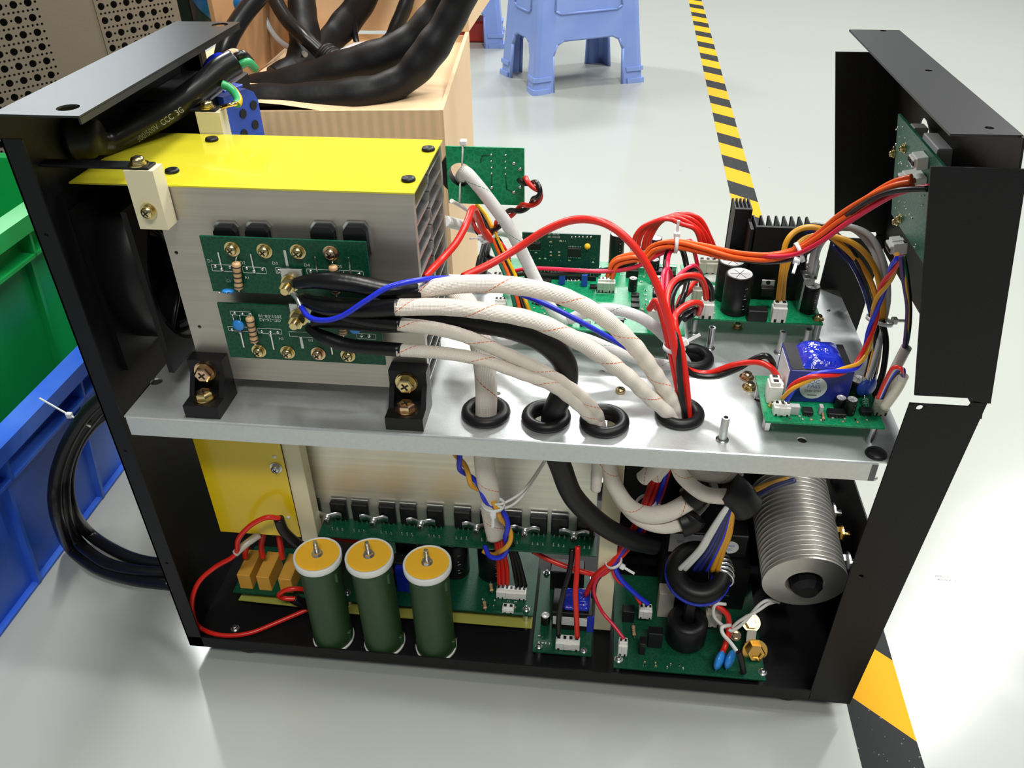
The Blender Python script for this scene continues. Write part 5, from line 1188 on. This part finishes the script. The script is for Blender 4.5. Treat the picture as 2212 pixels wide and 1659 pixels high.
for k in range(6):
    a = -.25+k*.17; b.torus(q+V((math.cos(a)*.0185, math.sin(a)*.0175, .002+math.sin(a)*.006)), (-math.sin(a), math.cos(a), 0), .0092, .0013, 20, 8)
b.build('silver_winding', 'solder', t)
t = thing('wire_harness', U(1540, 1140, y=.05), 'flat run of blue, white and ochre wires dropping into the blue ring coil', 'wire harness')
for i, (mt, dx) in enumerate((('whitewire', 0), ('whitewire', 12), ('navy', 34), ('navy', 46), ('blackwire', 56), ('blue', 62), ('ochre', 76), ('ochre', 88))):
    wire([(1580-i*.5+dx*.12, 1085, .040), (1560+dx*.25, 1110, .038), (1530+dx*.52, 1155, .040), (1508+dx*.62, 1190, .042), (1466+dx*.95, 1232, .048)], .0021, mt, t)
t = thing('ferrite_sleeve', U(1590, 1070, y=.05), 'black rubber boot over the cable ends just left of the silvery coil', 'cable boot')
wire([(1572, 1052, .048), (1592, 1068, .046), (1612, 1096, .046)], .0125, 'rubber', t, 'boot', 16)
wire([(1600, 1075, .044), (1650, 1050, .055), (1700, 1035, .08)], .0022, 'ochre', t, 'wire'); wire([(1606, 1082, .044), (1660, 1056, .055), (1715, 1038, .08)], .0022, 'navy', t, 'wire')
# sleeved cables in the lower compartment
for s_, r, mt, lb in (([(1303, 960, .024), (1314, 1010, .028), (1328, 1050, .032), (1360, 1095, .036), (1400, 1112, .040), (1440, 1108, .044), (1480, 1088, .048), (1502, 1072, .05)], .0066, 'sleeve', 'upper tan sleeve curving up to the right under the shelf'),
                      ([(1310, 965, .034), (1322, 1030, .036), (1342, 1080, .038), (1380, 1120, .040), (1430, 1137, .042), (1478, 1130, .046)], .0058, 'sleeve', 'lower tan sleeve ending in a black boot under the shelf'),
                      ([(1458, 965, .034), (1466, 1015, .036), (1490, 1045, .038), (1525, 1068, .040), (1570, 1072, .044), (1585, 1066, .046)], .0060, 'sleeve', 'short tan sleeve plugging into the black boot left of the coil'),
                      ([(1480, 1000, .05), (1510, 1022, .052), (1560, 1030, .055), (1600, 1015, .06)], .0052, 'sleeve', 'tan sleeve glimpsed directly under the shelf edge at right'),
                      ([(1540, 1050, .060), (1520, 1085, .062), (1500, 1108, .064)], .0052, 'sleeve_plain', 'plain tan sleeve crossing behind the two black boots')):
    wire(s_, r, mt, None, 'sleeved_cable', 16, 10, (1.05, .85), lb, 'cable', 'tan sleeves under the shelf')
for s_, lb in (([(1468, 1132, .046), (1490, 1124, .048), (1500, 1112, .050)], 'black boot on the end of the lower tan sleeve'), ([(1490, 1080, .050), (1508, 1062, .052), (1500, 1045, .055)], 'black boot on the end of the upper tan sleeve')):
    wire(s_, .0105, 'rubber', None, 'cable_boot', 16, 8, (1, 1), lb, 'cable boot')
t = thing('wire_bundle', U(1350, 1150, y=.05), 'red and blue wire bundle under the shelf fanning out below a white tie', 'wire bundle')
for s_, mt, r in (([(1424, 1000, .06), (1400, 1070, .06), (1370, 1140, .056), (1340, 1190, .05), (1322, 1215, .046), (1290, 1240, .045), (1265, 1285, .05)], 'red', .0022),
                  ([(1435, 1000, .062), (1412, 1070, .062), (1380, 1140, .058), (1350, 1185, .052), (1328, 1216, .048), (1300, 1240, .047), (1270, 1238, .05), (1200, 1215, .055), (1150, 1190, .06)], 'red', .0022),
                  ([(1444, 1000, .060), (1420, 1080, .060), (1382, 1145, .056), (1345, 1190, .05), (1328, 1218, .046), (1340, 1250, .044), (1375, 1285, .042), (1401, 1305, .040)], 'blue', .0021),
                  ([(1450, 1000, .064), (1425, 1080, .063), (1388, 1150, .058), (1350, 1195, .052), (1326, 1222, .047), (1332, 1250, .045), (1365, 1275, .043), (1384, 1303, .041)], 'red', .0018),
                  ([(1415, 1000, .064), (1396, 1070, .063), (1366, 1140, .058), (1336, 1190, .05), (1318, 1222, .046), (1290, 1250, .044), (1283, 1280, .042), (1300, 1320, .036), (1325, 1350, .028), (1348, 1380, .020)], 'magenta', .0015),
                  ([(1430, 1000, .066), (1405, 1075, .064), (1372, 1148, .058), (1338, 1195, .052), (1314, 1225, .048), (1288, 1255, .048), (1281, 1290, .046)], 'blackwire', .0021)):
    wire(s_, r, mt, t)
tie(t, U(1326, 1213, y=.047), (-.5, 0, 1), .0062, (1, -.3, -.4)); tie(t, U(1396, 1085, y=.061), (-.4, 0, 1), .0078, (1, -.3, -.2))
# red feed wires under the leftmost sleeve
t = thing('wire_bundle', U(1080, 1200, y=.04), 'three red and three black wires leaving the tan sleeve for the white seven-way socket', 'wire bundle')
for i in range(3):
    wire([(1066+i*4, 1140, .040), (1073+i*6, 1180, .042), (1077+i*9, 1225, .050), (1078+i*9, 1262, .054)], .0019, 'red', t)
    wire([(1068+i*3, 1110, .042), (1085+i*5, 1150, .044), (1105+i*6, 1200, .052), (1117+i*9, 1266, .054)], .0019, 'blackwire', t)
harness('twisted_pair', [(986, 975, .026), (994, 1000, .026), (1012, 1030, .028), (1040, 1062, .030), (1064, 1090, .030), (1082, 1110, .030), (1096, 1140, .030), (1096, 1170, .030), (1084, 1195, .032), (1062, 1200, .036), (1045, 1185, .042)], ('blue', 'ochre'), .0020, .0022, .038, 'blue and ochre twisted pair wound round the tan sleeve below the shelf', 'wire')
t = thing('thin_wires', U(1110, 1070, y=.04), 'two thin white wires looping from the tie up behind the shelf edge', 'wire')
wire([(1068, 1090, .028), (1090, 1086, .032), (1130, 1060, .040), (1170, 1005, .050), (1180, 985, .052)], .0010, 'whitewire', t); wire([(1068, 1092, .028), (1095, 1096, .032), (1125, 1075, .040), (1160, 1025, .050), (1184, 985, .054)], .0010, 'whitewire', t)
tie(t, U(1066, 1090, y=.0285), (0, .1, 1), .0078, (.1, -1, -.2))
# red loop at lower left
t = thing('red_loop_wire', U(430, 1290, y=.03), 'long thin red wire looping through the empty lower left corner of the tray', 'wire')
wire([(605, 1120, .034), (575, 1118, .030), (540, 1136, .028), (515, 1165, .028), (512, 1190, .030), (500, 1205, .030), (465, 1225, .028), (432, 1254, .020), (416, 1290, .012), (416, 1326, .010), (430, 1354, None, .024), (462, 1369, None, .022), (500, 1373, None, .021), (545, 1366, None, .021), (600, 1344, None, .022), (668, 1315, None, .026)], .0021, 'red', t, 'insulation', 8, 12)
wire([(602, 1120, .034), (612, 1145, .033), (632, 1166, .033), (655, 1182, .036)], .0042, 'shrink', t, 'heat_shrink', 12)
wire([(508, 1196, .030), (530, 1176, .036), (560, 1155, .046)], .0032, 'clear', t, 'clear_sleeve', 12)
t = thing('red_wire', U(620, 1290, y=.04), 'short red wire hooking round behind the left green resistor, in a black boot', 'wire')
wire([(700, 1280, .05), (650, 1272, .036), (620, 1274, .032), (603, 1285, .032), (612, 1292, .034), (640, 1294, .036)], .0021, 'red', t, 'insulation'); wire([(634, 1293, .036), (655, 1303, .038), (690, 1312, .045)], .0045, 'shrink', t, 'heat_shrink', 12)
for i, s_ in enumerate(([(570, 1150, .060), (564, 1180, .058), (568, 1204, .058)], [(602, 1155, .060), (607, 1185, .058), (610, 1206, .058)], [(534, 1175, .062), (530, 1190, .060), (530, 1204, .060)])):
    wire(s_, .0026, 'red', None, 'red_wire', 8, 8, (1, 1), ['middle', 'right', 'left'][i]+' short red lead above the mustard block capacitors', 'wire', 'short red leads in the lower left')
for s_, lb in (([(695, 1155, .07), (740, 1165, .07), (800, 1172, .07), (860, 1165, .072), (940, 1172, .075)], 'red wire running behind the green resistors under the transistor board'), ([(840, 1240, .06), (880, 1210, .065), (940, 1170, .07)], 'red wire slanting up between the middle and right green resistors')):
    wire(s_, .0020, 'red', None, 'red_wire', 8, 8, (1, 1), lb, 'wire')
harness('twisted_pair', [(1680, 1300, .052), (1655, 1302, .046), (1625, 1325, .040), (1600, 1345, .036), (1580, 1360, .034), (1572, 1358, .034)], ('whitewire', 'whitewire'), .0014, .0016, .05, 'pair of white wires twisted together below the coil', 'wire')
wire([(1578, 1350, .034), (1560, 1355, .030), (1562, 1370, .026), (1578, 1388, .020), (1594, 1410, .013)], .0016, 'whitewire', None, 'white_wire', 8, 8, (1, 1), 'white wire bending down to the blue disc capacitors', 'wire')
wire([(1580, 1362, .034), (1560, 1350, .036), (1542, 1330, .038), (1545, 1306, .040), (1568, 1305, .042)], .0014, 'whitewire', None, 'white_wire', 8, 8, (1, 1), 'thin white wire looping left of the twisted white pair', 'wire')
wire([(1520, 1298, .045), (1550, 1310, .042), (1572, 1330, .038), (1574, 1360, .034), (1568, 1390, .026), (1560, 1410, .018)], .0024, 'red', None, 'red_wire', 8, 8, (1, 1), 'red wire curving behind the white wires to the blue discs', 'wire')
q = U(508, 1358, z=.0182); o = screw(None, MT(q), 'steel', .0026); tag(o, 'small steel screw head in the bare tray at lower left', 'screw')

# ================================================================== background
# blue crate with green crate nested in it
def crate(x1, y0, y1, zb, h, depth, mt, name, lb, flare=.02, inset=.0):
    t = thing(name, (x1-depth/2, (y0+y1)/2, zb), lb, 'crate')
    def wall(p, q, n, nm):                                        # wall between floor points p and q, outward normal n
        p = V(p); q = V(q); n = V(n); L = (q-p).length; e = (q-p).normalized(); b = MB()
        up = (V((0, 0, h))+n*flare); ul = up.length; uu = up/ul; nn = e.cross(uu); nn = nn if nn.dot(n) > 0 else -nn
        Tm = MT(p, RF(e, uu, nn)) if e.cross(uu).dot(n) > 0 else MT(p, RF(e, uu, e.cross(uu)))
        sg = 1 if e.cross(uu).dot(n) > 0 else -1
        b.T = Tm
        b.bx(0, L, 0, ul, -.003*sg, 0)
        b.bx(-.012, L+.012, ul-.004, ul, 0, .016*sg); b.bx(-.010, L+.010, ul-.016, ul-.004, .013*sg, .016*sg, .0)
        b.bx(-.008, L+.008, ul-.042, ul-.0385, 0, .013*sg); b.bx(0, L, 0, .004, 0, .006*sg)
        k = int(L/.10)
        for i in range(k+1):
            x = L*i/k; b.bx(x-.0015, x+.0015, ul-.042, ul-.004, 0, .013*sg); b.bx(x-.002, x+.002, .004, ul-.042, 0, .007*sg)
        b.build(nm, mt, t)
    z = zb; x0 = x1-depth
    wall((x1, y0, z), (x1, y1, z), (1, 0, 0), 'side_wall'); wall((x0, y0, z), (x0, y1, z), (-1, 0, 0), 'side_wall')
    wall((x0, y1, z), (x1, y1, z), (0, 1, 0), 'side_wall'); wall((x0, y0, z), (x1, y0, z), (0, -1, 0), 'side_wall')
    b = MB(); b.bx(x0, x1, y0, y1, z, z+.004); b.build('bottom', mt, t)
    return t
crate(-.2030, -.17, .42, .0, .176, .34, 'crate', 'plastic_crate', 'blue ribbed plastic crate on the floor left of the machine', .022)
crate(-.2330, -.12, .345, .075, .232, .26, 'crategreen', 'plastic_crate', 'green ribbed plastic crate standing inside the blue crate', .020)
# coiled black cord beside the machine, tied
t = thing('power_cord_coil', (-.07, .1, 0), 'black power cord coiled beside the rear panel with a clear tie', 'power cord')
for k, s_ in enumerate(([(230, 850, .11), (180, 900, .10), (140, 970, .09), (120, 1040, .08), (122, 1110, .07), (150, 1180, None, .010), (205, 1225, None, .007), (280, 1250, None, .006), (370, 1262, None, .006)],
                        [(250, 850, .12), (200, 900, .11), (160, 960, .10), (138, 1030, .09), (140, 1100, .08), (165, 1165, None, .018), (220, 1212, None, .014), (290, 1232, None, .012), (380, 1238, None, .010)],
                        [(245, 880, .125), (195, 920, .12), (160, 975, .11), (146, 1040, .10), (155, 1100, .09), (190, 1150, None, .020), (250, 1190, None, .014), (310, 1212, None, .010), (390, 1222, None, .008)])):
    b = MB(); b.tube(smooth(pts(s_), 12), .0058, 14); b.build('cord', 'cableblack', t)
b = MB(); q = U(150, 897, y=.105); b.tube([U(85, 860, y=.105), q, U(196, 922, y=.100)], .0012, 6, flat=(1, .6)); b.box(q, (.005, .004, .005), None, .0006); b.build('cable_tie', 'tie', t)
# perforated cabinet
dC = V((.6, .8, 0)); nC = V((.8, -.6, 0)); QC = V((-.304, .620, 0))
t = thing('perforated_cabinet', QC, 'taupe perforated metal machine cover standing behind the crates', 'cabinet')
def PC(s, z, o=0): return QC+dC*s+V((0, 0, z))+nC*o
def sC(px, py):
    d = FW+RT*((px-1106)/CF)-UP*((py-829.5)/CF); q = CC+d*((QC-CC).dot(nC)/d.dot(nC)); return (q-QC).dot(dC), q.z
sr = sC(392, 20)[0]; sl0 = sC(80, 0)[0]; sl1 = sC(205, 0)[0]; sl2 = sC(365, 0)[0]
pitch = abs(sC(53.5, 7)[0]-sC(22, 11.6)[0]); pz = abs(sC(53.5, 7)[1]-sC(64, 39.5)[1])
TC = MT(QC, RF(dC, (0, 0, 1), dC.cross(V((0, 0, 1)))))
nCz = dC.cross(V((0, 0, 1)))   # outward
b = MB(); b.T = TC
def cell(b, x0, x1, z0, z1, r, n=16):
    cx, cz = (x0+x1)/2, (z0+z1)/2; vs = []
    for i in range(n):
        a = 2*PI*(i+.5)/n; c, s = math.cos(a), math.sin(a); k = min((x1-x0)/2/abs(c), (z1-z0)/2/abs(s)); vs.append((cx+c*k, cz+s*k, 0))
    for i in range(n):
        a = 2*PI*(i+.5)/n; vs.append((cx+r*math.cos(a), cz+r*math.sin(a), 0))
    for i in range(n):
        a = 2*PI*(i+.5)/n; vs.append((cx+r*math.cos(a), cz+r*math.sin(a), -.0015))
    b.add(vs, [[i, (i+1) % n, n+(i+1) % n, n+i] for i in range(n)]+[[n+i, n+(i+1) % n, 2*n+(i+1) % n, 2*n+i] for i in range(n)])
    # square corners left out by the fan
    for sx in (-1, 1):
        for sz in (-1, 1):
            c = [(cx+sx*(x1-x0)/2, cz+sz*(z1-z0)/2, 0)]
            near = sorted(vs[:n], key=lambda v: (v[0]-c[0][0])**2+(v[1]-c[0][1])**2)[:2]; b.add(c+near, [[0, 1, 2]])
HT = .545
def block(s0, ncol, z0, nrow):
    for j in range(nrow):
        z = z0+j*pz; zA = z+pz*.60
        for i in range(ncol):
            s = s0+i*pitch; cell(b, s, s+pitch*.66, z, zA, pitch*.265, 20); cell(b, s+pitch*.66, s+pitch, z, zA, pitch*.095, 8)
            cell(b, s, s+pitch*.33, zA, z+pz, pitch*.095, 8); cell(b, s+pitch*.33, s+pitch*.66, zA, z+pz, pitch*.095, 8); cell(b, s+pitch*.66, s+pitch, zA, z+pz, pitch*.095, 8)
nr_ = int(.46/pz); zb0 = .06
ncl = 6; bl0 = sl0-ncl*pitch; block(bl0, ncl, zb0, nr_)
ncr = max(2, int((sl2-sl1)/pitch+.5)); block(sl1, ncr, zb0, nr_)
zt0 = zb0+nr_*pz
def rect(s0, s1, z0, z1): b.add([(s0, z0, 0), (s1, z0, 0), (s1, z1, 0), (s0, z1, 0)], [[0, 1, 2, 3]])
rect(bl0, sl1+ncr*pitch, .02, zb0); rect(bl0, sl1+ncr*pitch, zt0, HT); rect(sl0, sl1, zb0, zt0); rect(bl0-.04, bl0, .02, HT); rect(sl1+ncr*pitch, sr, .02, HT)
b.build('perforated_panel', 'cabinet', t, fix=False)
b = MB(); b.T = TC; sm_ = (sl0+sl1)/2+.03; b.bx(sm_, sm_+.0012, .02, HT, .0001, .0012); b.build('seam', 'cabinet', t)
b = MB(); b.T = TC; b.bx(bl0-.04, sr, .02, HT, -.30, -.012); b.build('interior_shade_block', 'void_shade', t)  # near-black block: the shade behind the holes is put into its colour
b = MB(); b.T = TC; b.bx(sr-.0015, sr, .02, HT, -.30, 0); b.bx(bl0-.04, sr, HT, HT+.0015, -.30, 0); b.bx(bl0-.0415, bl0-.04, .02, HT, -.30, 0); b.build('side_panel', 'cabinet', t)
for s in (bl0, sr-.04):
    b = MB(); b.T = TC; b.cyl((s, .0, -.05), (s, .02, -.05), .018); b.cyl((s, .0, -.25), (s, .02, -.25), .018); b.build('foot', 'rubber', t)
# cartons
t = thing('cardboard_box', (.05, .46, 0), 'lower closed cardboard carton behind the machine, corrugated front', 'cardboard box')
b = MB()
fr = [(-.13, 0), (.172, 0), (.1670, .3780), (-.13, .3700)]
b.prism(fr, .004, MT((0, .329, 0), XZf)); b.build('front_wall', 'cardboard_rib', t)
b = MB(); e1 = (V((.150, .605, 0))-V((.169, .326, 0))); b.prism([(0, 0), (e1.length, 0), (e1.length, .385), (0, .378)], .004, MT((.1665, .3255, 0), RF(e1.normalized(), (0, 0, 1), e1.normalized().cross(V((0, 0, 1)))))); b.build('side_wall', 'cardboard', t)
b = MB(); vs = []; n1, n2 = 14, 14
for i in range(n1+1):
    for j in range(n2+1):
        u, v = i/n1, j/n2; x = -.13+u*(.298-.019*v); y = .326+v*.279; z = .375+.006*math.sin(3*u+2*v)+.004*math.sin(7*v+1)*u; z -= .010*math.exp(-((u-.72)/.2)**2-(v/.12)**2)
        vs.append(V((x, y, z)))
b.add(vs, [[i*(n2+1)+j, (i+1)*(n2+1)+j, (i+1)*(n2+1)+j+1, i*(n2+1)+j+1] for i in range(n1) for j in range(n2)], 0, True); b.build('top_flap', 'cardboard', t, fix=False)
b = MB(); b.bx(-.13, -.126, .329, .60, 0, .37); b.bx(-.13, .150, .601, .605, 0, .38); b.build('rear_wall', 'cardboard', t)
t = thing('cardboard_box', (.05, .7, .38), 'upper open cardboard carton, its back and dark inner left wall behind the black cables', 'cardboard box')
b = MB(); b.T = Matrix.Identity(4); b.bx(-.040, .148, .600, .604, .385, .60); b.build('back_wall', 'cardboard', t)
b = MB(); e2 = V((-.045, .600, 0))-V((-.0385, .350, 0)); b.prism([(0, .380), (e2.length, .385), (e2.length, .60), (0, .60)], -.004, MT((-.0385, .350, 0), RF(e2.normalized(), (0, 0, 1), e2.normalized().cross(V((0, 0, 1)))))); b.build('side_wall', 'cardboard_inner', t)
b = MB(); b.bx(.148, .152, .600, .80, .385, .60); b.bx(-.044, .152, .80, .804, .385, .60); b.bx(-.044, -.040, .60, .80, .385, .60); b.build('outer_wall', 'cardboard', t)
b = MB(); q0 = U(770, 92, z=.383); q1 = U(885, 128, z=.383); b.bx(q0.x, q1.x, q1.y, q0.y, .3850, .3865); o = b.build('dark_opening_patch', 'cardboard_inner', t)  # brown slab painted in where the carton top has a dark opening
# black sleeved welding cables lying on the carton
CB = [('thick black sleeved cable along the front of the carton top, lowest of all', [(500, 228, .345), (560, 218, .350), (640, 214, .352), (740, 208, .356), (820, 196, .360), (880, 165, .365), (920, 120, .370), (955, 70, .375), (985, 15, .38), (1010, -50, .385)], .0150, (1, 1.1)),
      ('thick black sleeved cable above the lowest one, curling up at the right', [(540, 205, .400), (620, 184, .402), (700, 160, .405), (780, 138, .41), (850, 112, .41), (905, 78, .415), (950, 30, .42), (985, -50, .42)], .0170, (1, 1.1)),
      ('crumpled black sleeve hanging at the left of the carton back wall', [(652, -60, .53), (652, 0, .52), (656, 50, .50), (658, 100, .48), (640, 150, .45), (600, 180, .43)], .0190, (1, .8)),
      ('flat black sleeve slanting down from the top, left of the thin lead', [(815, -60, .57), (790, -10, .56), (755, 40, .55), (720, 80, .53), (690, 120, .49), (650, 150, .47)], .0135, (1.2, .7)),
      ('flat black sleeve slanting down from the top, near the right corner', [(895, -60, .58), (880, 0, .57), (862, 45, .56), (842, 85, .55), (815, 110, .53)], .0110, (1.2, .7)),
      ('round black cable leading into the ribbed strain relief', [(575, -60, .50), (590, -10, .48), (618, 40, .46), (655, 78, .445), (700, 120, .44), (725, 140, .43)], .0075, (1, 1)),
      ('thin grey lead hanging left of the strain relief', [(560, -60, .50), (566, 0, .49), (575, 45, .48), (600, 85, .47), (635, 108, .46), (660, 118, .45)], .0028, (1, 1)),
      ('thin grey lead sweeping right across the carton', [(725, 118, .50), (770, 98, .52), (830, 92, .54), (890, 82, .55), (920, 74, .55)], .0030, (1, 1)),
      ('thin black lead hanging straight down in the middle', [(760, -60, .56), (765, 0, .55), (765, 55, .545), (770, 90, .54), (780, 120, .53)], .0034, (1, 1)),
      ('black cable rising beside the rear panel at the left of the cartons', [(600, -60, .40), (560, -10, .38), (520, 40, .36), (490, 95, .34), (480, 150, .33), (482, 215, .32)], .0085, (1, 1))]
for i, (lb, s_, r, fl) in enumerate(CB):
    p = smooth(pts(s_), 10); b = MB(); rr = random.Random(i); th = r > .01
    b.tube(p, [r*(1+(.06*math.sin(k*.23+i)+.03*math.sin(k*.6) if th else 0)) for k in range(len(p))], 22, flat=fl)
    o = b.build('sleeved_cable' if th else 'thin_cable', 'grey' if 'grey' in lb else ('tape_black' if th else 'cableblack')); tag(o, lb, 'cable', 'cables piled on the carton')
b = MB(); p0 = U(700, 118, y=.440); p1 = U(745, 148, y=.425); ax = (p1-p0).normalized(); L = (p1-p0).length; prof = [(.008, 0)]
for k in range(5): prof += [(.0125, k*L/5+.0005), (.0135, k*L/5+L/12), (.0125, k*L/5+L/7), (.0095, k*L/5+L/6)]
b.lathe(prof+[(.012, L), (0, L)], p0, ax, 22); tag(b.build('strain_relief', 'rubber'), 'ribbed black strain relief sleeve above the thick cables', 'strain relief')
t = thing('torch_plug', U(465, 20, y=.42), 'black and blue conical plug standing behind the top flange', 'plug')
p0 = U(440, 75, y=.42); p1 = U(470, 20, y=.42); p2_ = U(492, -30, y=.42); ax = (p1-p0).normalized()
b = MB(); L = (p1-p0).length; b.lathe([(.012, 0), (.014, L*.4), (.022, L*.8), (.024, L*.95), (.024, L)], p0, ax, 28); b.build('cone', 'rubber', t)
b = MB(); b.lathe([(.0245, L*.95), (.027, L*1.0), (.027, L*1.8), (.020, L*2), (0, L*2)], p0, ax, 28); b.build('collar', 'bluecone', t)
b = MB(); q = U(405, 20, y=.44); b.box(q+V((0, 0, .0)), (.013, .013, .18), None, .001); tag(b.build('black_post', 'plastic'), 'black upright bar between the taupe cabinet and the cartons', 'post')
# stools
def stool(o, e1, L1, L2, H, lb):
    e1 = V((*e1, 0)).normalized(); e2 = V((-e1.y, e1.x, 0)); o = V((*o, 0)); cen = o+e1*L1/2+e2*L2/2
    t = thing('plastic_stool', cen, lb, 'stool', 'blue plastic stools'); ti = .030
    def panel(p, e, n, L, nm):
        inn = -n*ti+V((0, 0, H)); ul = inn.length; uu = inn/ul; zz = e.cross(uu); b = MB(); T = MT(p, RF(e, uu, zz))
        k = ti/H; w0 = .052
        out = [(w0, .0), (w0, ul*.24), (w0+.012, ul*.31), (w0+.03, ul*.335), (L-w0-.03, ul*.335), (L-w0-.012, ul*.31), (L-w0, ul*.24), (L-w0, 0), (L-.004, 0), (L-ti-.004, ul), (ti+.004, ul), (.004, 0)]
        sg = 1 if zz.dot(n) > 0 else -1
        b.prism(out, .004*(-sg), T)
        hole = [(w0+.022, ul*.56), (L-w0-.022, ul*.56), (L-w0-.034, ul*.80), (w0+.034, ul*.80)]
        b.T = T
        fr_ = [(w0+.008, ul*.52), (w0+.022, ul*.50), (L-w0-.022, ul*.50), (L-w0-.008, ul*.52), (L-w0-.016, ul*.84), (w0+.016, ul*.84)]
        for i in range(len(fr_)):
            a, c = fr_[i], fr_[(i+1) % len(fr_)]; b.tube([(a[0], a[1], .001*sg), (c[0], c[1], .001*sg)], .0028, 8)
        # thick rim along the arch
        ar = out[0:8]
        for i in range(len(ar)-1):
            a, c = ar[i], ar[i+1]; b.tube([(a[0], a[1], -.004*sg), (c[0], c[1], -.004*sg)], .0045, 8)
        b.T = Matrix.Identity(4); b.build(nm, 'stool', t)
    panel(o, e1, -e2, L1, 'side_panel'); panel(o+e2*L2, e1, e2, L1, 'side_panel'); panel(o, e2, -e1, L2, 'side_panel'); panel(o+e1*L1, e2, e1, L2, 'side_panel')
    for a in (0, 1):
        for c in (0, 1):
            p = o+e1*L1*a+e2*L2*c; s1 = e1*(1-2*a); s2 = e2*(1-2*c); q = p+s1*ti+s2*ti+V((0, 0, H))
            b = MB(); n = 10
            for k in range(3):
                z0, z1, g = ((.012, H, 0), (.0, .012, .005), (.030, .040, .004))[k]
                def at(z, g=g): return p+(q-p)*(z/H)-s1*g-s2*g
                ring = [(0, .046), (.004, .046), (.004, .012), (.012, .004), (.046, .004), (.046, 0), (.010, -.003), (-.002, .0), (-.003, .010)]
                vs = [at(z)+s1*(u)+s2*(v) for z in (z0, z1) for u, v in ring]; m_ = len(ring)
                b.add(vs, [[i, (i+1) % m_, m_+(i+1) % m_, m_+i] for i in range(m_)]+[list(range(m_)), list(range(m_, 2*m_))])
            b.build('leg', 'stool', t)
    b = MB(); b.T = MT(cen+V((0, 0, H)), RF(e1, e2, (0, 0, 1))); b.box((0, 0, .004), (L1-2*ti+.012, L2-2*ti+.012, .012), None, .004); b.build('seat', 'stool', t)
stool((.135, 1.685), (.255, .135), .300, .225, .36, 'nearer blue plastic stool, its two front legs on the floor')
stool((-.300, 2.12), (.40, .05), .300, .225, .36, 'farther blue plastic stool, only its right edge showing')
b = MB(); q = U(1035, 84, z=0); b.box(q+V((-.03, 0, .03)), (.16, .10, .06), None, .006); tag(b.build('red_bin', 'redbox'), 'small red plastic box on the floor behind the stools', 'box')
bpy.context.view_layer.update()
